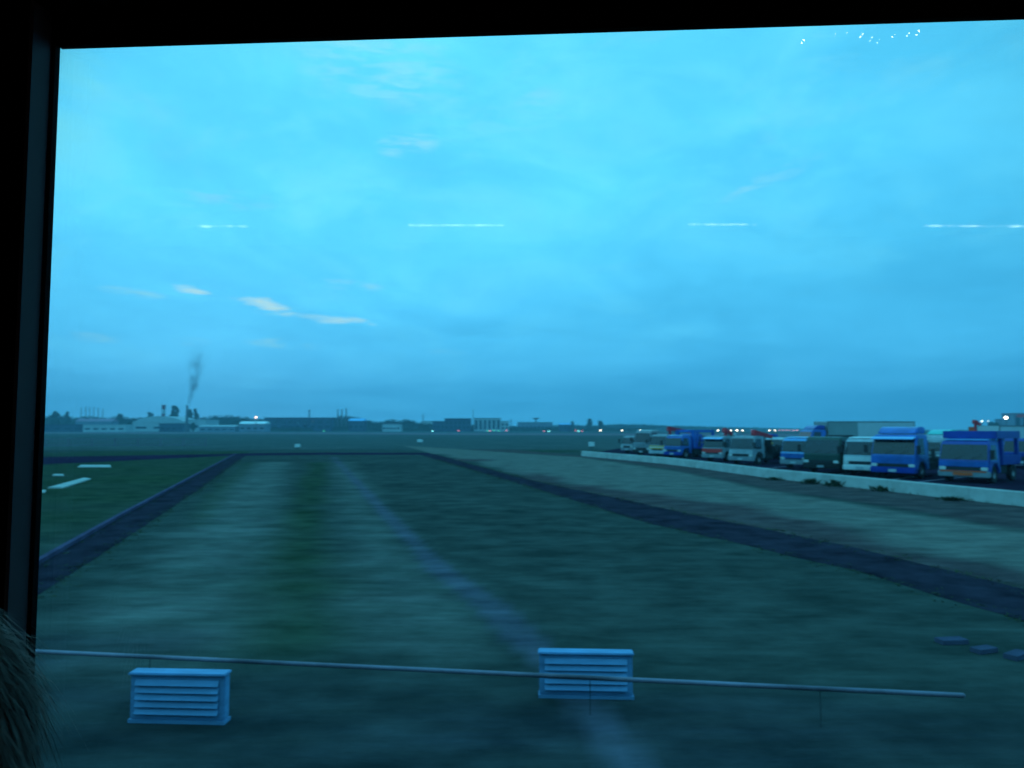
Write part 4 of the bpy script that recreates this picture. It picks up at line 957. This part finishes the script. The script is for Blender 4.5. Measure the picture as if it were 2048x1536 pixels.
light(1964, 842.5, 560, 0.6, (0.8, 1.0, 0.9), 5.0, 'pale floodlight on a pole, larger of two left of the broad low tree', None, 'floodlight', True)
light(1976, 842, 560, 0.4, (0.8, 1.0, 0.9), 3.0, 'pale floodlight on a pole, fainter of two left of the broad low tree', None, 'floodlight', True)

# ------------------------------------------------------------------ the train carriage round the camera
YAW = -R(3.2)                     # the carriage side runs slightly away on the left
GY = 0.95                         # distance from the camera to the pane
FL = H - 1.47                     # carriage floor
car = thing('train_carriage', 'dark train carriage interior around the big window', 'train', (0, 0, FL), YAW)
RT = Matrix.Rotation(-YAW, 4, 'Z')
def pane_pt(px, py):              # where a pixel's ray meets the pane, in carriage coordinates
    d = RT @ ray(px, py); t = GY / d.y; return d.x * t, H - FL + d.z * t
WX0, ztop = pane_pt(121, 98)
WX0b, _ = pane_pt(66, 1360); WX0 = (WX0 + WX0b) / 2
WX1 = 1.35; WZ0, WZ1 = 0.72, ztop
def frame_box(b, x0, x1, z0, z1, y0, y1, t):      # ring round an opening
    b.box(x0 - t, x0, y0, y1, z0 - t, z1 + t); b.box(x1, x1 + t, y0, y1, z0 - t, z1 + t)
    b.box(x0, x1, y0, y1, z1, z1 + t); b.box(x0, x1, y0, y1, z0 - t, z0)
LX = 9.0
REV = 0.012                       # rubber gasket visible width
gx0, gx1, gz0, gz1 = WX0 - REV, WX1 + REV, WZ0 - REV, WZ1 + 0.002
b = MB(); frame_box(b, WX0, WX1, WZ0, WZ1, GY - 0.012, GY + 0.004, 0.08); b.build('window_gasket', M['black_rubber'], car, 0.003)
# inner lining with a splayed window reveal
yi, yo = GY - 0.047, GY - 0.0125
def at_depth(px, py, y):
    d = RT @ ray(px, py); t = y / d.y; return d.x * t, H - FL + d.z * t
ix0 = at_depth(75, 700, yo)[0]; iz1 = WZ1 + 0.045; ix1, iz0 = WX1 + 0.02, WZ0 - 0.02
b = MB()
def lining(b):
    b.box(-LX, ix0 - 0.0, yi, yo, 0, 2.45); b.box(ix1, LX, yi, yo, 0, 2.45); b.box(ix0, ix1, yi, yo, iz1, 2.45); b.box(ix0, ix1, yi, yo, 0, iz0)
lining(b); b.build('side_lining', M['dark_panel'], car)
b = MB(); b.box(ix0 - 0.004, ix0 + 0.0015, yi - 0.001, yo - 0.0005, iz0, iz1 - 0.002); b.build('window_reveal', M['reveal'], car)
# outer shell
b = MB()
OX = 0.075
for (x0, x1, z0, z1) in ((-LX, WX0 - OX, -0.5, 2.55), (WX1 + OX, LX, -0.5, 2.55), (WX0 - OX, WX1 + OX, WZ1 + OX, 2.55), (WX0 - OX, WX1 + OX, -0.5, WZ0 - OX)):
    b.box(x0, x1, GY + 0.008, GY + 0.05, z0, z1)
b.build('side_wall', M['dark_panel'], car)
BY = -1.75
b = MB(); b.box(-LX, LX, BY - 0.06, BY, -0.5, 2.55); b.build('far_side_wall', M['dark_panel'], car)
b = MB(); b.box(-LX, LX, BY - 0.06, GY + 0.05, 2.55, 2.62); b.box(-LX, LX, BY, GY - 0.056, 2.45, 2.50); b.build('roof', M['roof_black'], car)
b = MB(); b.box(-LX, LX, BY, GY - 0.056, -0.08, 0.0); b.box(-LX, LX, BY + 0.3, GY - 0.3, -0.5, -0.08); b.build('floor', M['dark_panel'], car)
b = MB(); b.box(-LX - 0.06, -LX, BY - 0.06, GY + 0.05, -0.5, 2.62); b.box(LX, LX + 0.06, BY - 0.06, GY + 0.05, -0.5, 2.62); b.build('end_wall', M['dark_panel'], car)
for x in (-6.0, 6.0):
    b = MB(); b.box(x - 1.2, x + 1.2, BY + 0.35, GY - 0.35, -FL + 0.0, -0.505); b.build('bogie', M['chassis'], car)
def glass_mat():
    m, nt2, out = nodes('window_glass'); l = nt2.links.new
    t = N(nt2, 'ShaderNodeBsdfTransparent'); t.inputs[0].default_value = (0.965, 0.975, 0.975, 1); g = N(nt2, 'ShaderNodeBsdfGlossy', Roughness=0.0)
    fr = N(nt2, 'ShaderNodeFresnel', IOR=1.45); mx = N(nt2, 'ShaderNodeMixShader')
    l(fr.outputs[0], mx.inputs[0]); l(t.outputs[0], mx.inputs[1]); l(g.outputs[0], mx.inputs[2]); l(mx.outputs[0], out.inputs['Surface']); return m
b = MB(); b.box(WX0 - 0.06, WX1 + 0.06, GY + 0.0045, GY + 0.0105, WZ0 - 0.06, WZ1 + 0.06); b.build('window_pane', glass_mat(), car)

# ceiling strip lamps whose mirror images show in the pane
def mirror_pt(px, py, ydepth):     # carriage point whose image in the pane stands at a pixel, at ydepth behind the camera side
    d = RT @ ray(px, py); Yv = 2 * GY - ydepth; t = Yv / d.y; return Vector((d.x * t, ydepth, H - FL + d.z * t))
def lamp_mat():
    m, nt2, out = nodes('lamp_strip_light'); l = nt2.links.new
    tc2 = N(nt2, 'ShaderNodeTexCoord'); no = N(nt2, 'ShaderNodeTexNoise', Scale=22.0, Detail=3.0, Roughness=0.7); l(tc2.outputs['Object'], no.inputs['Vector'])
    mr = N(nt2, 'ShaderNodeMapRange'); mr.inputs[1].default_value = 0.38; mr.inputs[2].default_value = 0.62; mr.inputs[3].default_value = 0.4; mr.inputs[4].default_value = 6.5; l(no.outputs['Fac'], mr.inputs[0])
    e = N(nt2, 'ShaderNodeEmission'); e.inputs['Color'].default_value = (0.75, 1.0, 0.95, 1); l(mr.outputs[0], e.inputs['Strength']); l(e.outputs[0], out.inputs['Surface']); return m
lm = lamp_mat()
for (xa, ya, xb, yb) in ((390, 449.5, 492, 449.5), (815, 447.5, 1006, 447.5), (1378, 445.5, 1516, 446), (1855, 448.5, 2060, 449.5)):
    a, c = mirror_pt(xa, ya, -1.15), mirror_pt(xb, yb, -1.15)
    b = MB(); b.box(a.x - 0.02, c.x + 0.02, a.y - 0.06, a.y - 0.012, min(a.z, c.z) - 0.02, 2.448); ho = b.build('lamp_strip', M['dark_panel'], car)
    b = MB(); dz = c.z - a.z; vs = [(a.x, a.y - 0.011, a.z - 0.004), (c.x, a.y - 0.011, c.z - 0.003), (c.x, a.y - 0.011, c.z + 0.003), (a.x, a.y - 0.011, a.z + 0.003)]
    vs += [(x, y + 0.006, z) for x, y, z in vs]; b.add(vs, [(3, 2, 1, 0), (4, 5, 6, 7), (0, 1, 5, 4), (2, 3, 7, 6), (1, 2, 6, 5), (0, 4, 7, 3)]); b.build('diffuser', lm, ho)
# a cluster of glowing dots added near the ceiling for its glints; its image glitters in the top right of the pane
ml = emit('glint_dot', (1.0, 0.86, 0.78), 26.0)
ppos = [(1612, 71, 1.4), (1620, 55, 1.1), (1623, 45, 0.9), (1698, 48, 1.2), (1723, 42, 0.9), (1731, 59, 1.4), (1743, 43, 0.8), (1845, 53, 1.6), (1877, 42, 1.2), (1889, 49, 0.8), (1796, 59, 0.8), (1765, 70, 0.8), (1676, 58, 0.9), (1700, 56, 0.9), (1750, 66, 0.8), (1825, 57, 0.8)]
YL = 0.30
pts = [mirror_pt(x, y + 2, YL) for x, y, s in ppos]
cx_, cz_ = sum(p.x for p in pts) / len(pts), max(p.z for p in pts)
b = MB(); b.box(min(p.x for p in pts) - 0.05, max(p.x for p in pts) + 0.05, YL - 0.16, YL - 0.012, min(p.z for p in pts) - 0.03, 2.449); rl = b.build('glint_housing', M['dark_panel'], car, 0.01)
b = MB()
for p, (_, _, s) in zip(pts, ppos): b.sphere((p.x, p.y - 0.006, p.z), 0.0016 * s, 8, 6)
b.build('glint_cluster', ml, rl, smooth=True)
# seat under the passenger
SX = -0.60
b = MB(); b.prism([(SX - 0.62, 0.40), (SX + 0.02, 0.36), (SX + 0.02, 0.46), (SX - 0.60, 0.50)], GY - 0.62, GY - 0.08); b.box(SX - 0.55, SX - 0.02, GY - 0.58, GY - 0.12, 0.001, 0.36); st = b.build('seat', M['seat_cloth'], car, 0.02)
b = MB(); b.prism([(SX + 0.02, 0.46), (SX + 0.12, 0.46), (SX + 0.16, 0.86), (SX + 0.09, 0.86)], GY - 0.62, GY - 0.08); b.build('backrest', M['seat_cloth'], st, 0.02)

# ------------------------------------------------------------------ passenger at the lower left, seen from behind
def passenger():
    hc = RT @ ray(-262, 1452); t = 0.66 / hc.y; hx, hy, hz = hc.x * t, 0.66, H - FL + hc.z * t    # head centre in carriage coordinates
    base_z = 0.48
    r = bpy.data.objects.new('person', None)
    # body: one skinned surface, seated facing along the carriage (towards -X)
    J = {'pelvis': (SX - 0.14, hy, base_z + 0.10), 'waist': (SX - 0.10, hy, base_z + 0.26), 'chest': (SX - 0.06, hy, base_z + 0.40), 'neckb': (hx + 0.05, hy, hz - 0.20), 'neck': (hx + 0.03, hy, hz - 0.12),
         'head': (hx, hy, hz), 'crown': (hx + 0.01, hy, hz + 0.06), 'face': (hx - 0.045, hy, hz - 0.02)}
    rad = {'pelvis': (0.15, 0.17), 'waist': (0.12, 0.15), 'chest': (0.12, 0.16), 'neckb': (0.07, 0.09), 'neck': (0.055, 0.055), 'head': (0.085, 0.078), 'crown': (0.07, 0.068), 'face': (0.06, 0.05)}
    E = [('pelvis', 'waist'), ('waist', 'chest'), ('chest', 'neckb'), ('neckb', 'neck'), ('neck', 'head'), ('head', 'crown'), ('head', 'face')]
    for s, nm in ((-1, 'a'), (1, 'b')):
        J['sh' + nm] = (hx + 0.06, hy + s * 0.15, hz - 0.25); rad['sh' + nm] = (0.062, 0.062)
        J['el' + nm] = (SX - 0.16, hy + s * 0.20, base_z + 0.20); rad['el' + nm] = (0.045, 0.045)
        J['wr' + nm] = (SX - 0.40, hy + s * 0.13, base_z + 0.18); rad['wr' + nm] = (0.03, 0.03)
        J['pa' + nm] = (SX - 0.48, hy + s * 0.10, base_z + 0.165); rad['pa' + nm] = (0.034, 0.016)
        E += [('neckb', 'sh' + nm), ('sh' + nm, 'el' + nm), ('el' + nm, 'wr' + nm), ('wr' + nm, 'pa' + nm)]
        for k in range(4):
            J['f%d' % k + nm] = (SX - 0.53, hy + s * (0.068 + 0.020 * k), base_z + 0.155); rad['f%d' % k + nm] = (0.009, 0.009)
            J['t%d' % k + nm] = (SX - 0.565 + 0.008 * abs(k - 1), hy + s * (0.066 + 0.020 * k), base_z + 0.135); rad['t%d' % k + nm] = (0.008, 0.008)
            E += [('pa' + nm, 'f%d' % k + nm), ('f%d' % k + nm, 't%d' % k + nm)]
        J['th' + nm] = (SX - 0.47, hy + s * 0.05, base_z + 0.16); rad['th' + nm] = (0.011, 0.011); E.append(('pa' + nm, 'th' + nm))
        J['hip' + nm] = (SX - 0.16, hy + s * 0.09, base_z + 0.08); rad['hip' + nm] = (0.10, 0.10)
        J['kn' + nm] = (SX - 0.58, hy + s * 0.11, base_z + 0.06); rad['kn' + nm] = (0.07, 0.07)
        J['an' + nm] = (SX - 0.60, hy + s * 0.11, 0.09); rad['an' + nm] = (0.045, 0.045)
        J['to' + nm] = (SX - 0.78, hy + s * 0.12, 0.045); rad['to' + nm] = (0.04, 0.035)
        E += [('pelvis', 'hip' + nm), ('hip' + nm, 'kn' + nm), ('kn' + nm, 'an' + nm), ('an' + nm, 'to' + nm)]
    names = list(J); me = bpy.data.meshes.new('person')
    RW = Matrix.Translation((0, 0, FL)); RW = Matrix.Rotation(YAW, 4, 'Z')
    me.from_pydata([J[n] for n in names], [(names.index(a), names.index(c)) for a, c in E], [])
    o = bpy.data.objects.new('person', me); C.objects.link(o)
    o.location = (0, 0, FL); o.rotation_euler = (0, 0, YAW)
    sk = o.modifiers.new('skin', 'SKIN'); sb = o.modifiers.new('sub', 'SUBSURF'); sb.levels = sb.render_levels = 2
    for i, n in enumerate(names):
        v = me.skin_vertices[0].data[i]; v.radius = rad[n]; v.use_root = (n == 'pelvis')
    dg = bpy.context.evaluated_depsgraph_get(); dg.update()
    ev = bpy.data.meshes.new_from_object(o.evaluated_get(dg)); o.modifiers.clear(); o.data = ev; ev.name = 'person'
    ev.materials.clear(); ev.materials.append(M['coat']); ev.materials.append(M['skin'])
    for p in ev.polygons:
        c = p.center; p.use_smooth = True; p.material_index = 1 if (c.z > hz - 0.14 or c.x < SX - 0.42 and c.z > base_z + 0.10) else 0
    tag(o, 'passenger with shaggy brownish hair at the lower left, seen from behind', 'person')
    bpy.data.objects.remove(r)
    # face: nose, eyes, ears, mouth on the far side
    b = MB(); b.sphere((hx - 0.115, hy, hz - 0.02), 0.018, 8, 6, 0, (1, 0.8, 1.3)); 
    for s in (-1, 1): b.sphere((hx + 0.01, hy + s * 0.085, hz - 0.015), 0.03, 8, 6, 0, (0.7, 0.35, 1.1)); b.sphere((hx - 0.098, hy + s * 0.032, hz + 0.012), 0.013, 8, 6, 0)
    b.sphere((hx - 0.100, hy, hz - 0.062), 0.02, 8, 6, 0, (0.5, 1.2, 0.35)); b.build('face', M['skin'], o, smooth=True)
    # hair: many curved locks from the scalp, down to the shoulders
    b = MB(); hr = random.Random(5)
    for i in range(9000):
        th = hr.uniform(-math.pi, math.pi); ph = math.acos(hr.uniform(-0.35, 1.0))
        n = Vector((math.sin(ph) * math.cos(th), math.sin(ph) * math.sin(th), math.cos(ph)))
        if n.x < -0.45 and n.z < 0.45: continue
        p = Vector((hx + 0.012, hy, hz + 0.004)) + Vector((n.x * 0.118, n.y * 0.108, n.z * 0.122)) * hr.uniform(0.84, 0.97)
        ln = hr.uniform(0.03, 0.08) + 0.10 * max(0, 0.75 - n.z) * hr.random(); tg = (Vector((0.25, 0, -1.0)) - n * n.dot(Vector((0.25, 0, -1.0)))); d = (tg.normalized() + n * hr.uniform(0.02, 0.28) + Vector((hr.gauss(0, .16), hr.gauss(0, .16), hr.gauss(0, .1)))).normalized()
        w_ = hr.uniform(0.0006, 0.0014); sd = d.cross(n); sd = (sd.normalized() if sd.length > 1e-3 else d.orthogonal().normalized()) * w_
        q = p + d * ln * 0.5 + n * 0.003; e = q + (d * 0.6 + Vector((0, 0, -0.5)) + n * 0.12 * hr.random()).normalized() * ln * 0.5
        b.add([p - sd, p + sd, q + sd, q - sd, e], [(0, 1, 2, 3), (3, 2, 4)])
    h_ = b.build('hair', M['hair'], o)
    # scalp cap so no skin shows through
    b = MB(); b.sphere((hx + 0.014, hy, hz + 0.012), 0.106, 20, 12, 0, (1.0, 0.94, 1.04)); b.build('hair_base', M['hair'], h_, smooth=True)
passenger()

# ------------------------------------------------------------------ camera and render
cam = bpy.data.cameras.new('camera'); co = bpy.data.objects.new('camera', cam); C.objects.link(co)
co.location = (0, 0, H); co.rotation_euler = (math.pi / 2 + PITCH, 0, 0)
cam.sensor_width = 36.0; cam.lens = 36.0 * F / 2048; cam.clip_start = 0.02; cam.clip_end = 9000
cam.dof.use_dof = True; cam.dof.focus_distance = 1.15; cam.dof.aperture_fstop = 8.0; cam.dof.aperture_blades = 0; cam.dof.aperture_ratio = 0.65
S.camera = co
S.view_settings.view_transform = 'Standard'; S.view_settings.look = 'None'; S.view_settings.exposure = 0.0; S.view_settings.gamma = 1.0
S.view_settings.use_curve_mapping = False
cy_ = S.cycles
cy_.max_bounces = 10; cy_.diffuse_bounces = 3; cy_.glossy_bounces = 4; cy_.transparent_max_bounces = 16; cy_.volume_bounces = 0; cy_.volume_max_steps = 128
cy_.use_denoising = True; cy_.sample_clamp_indirect = 4.0
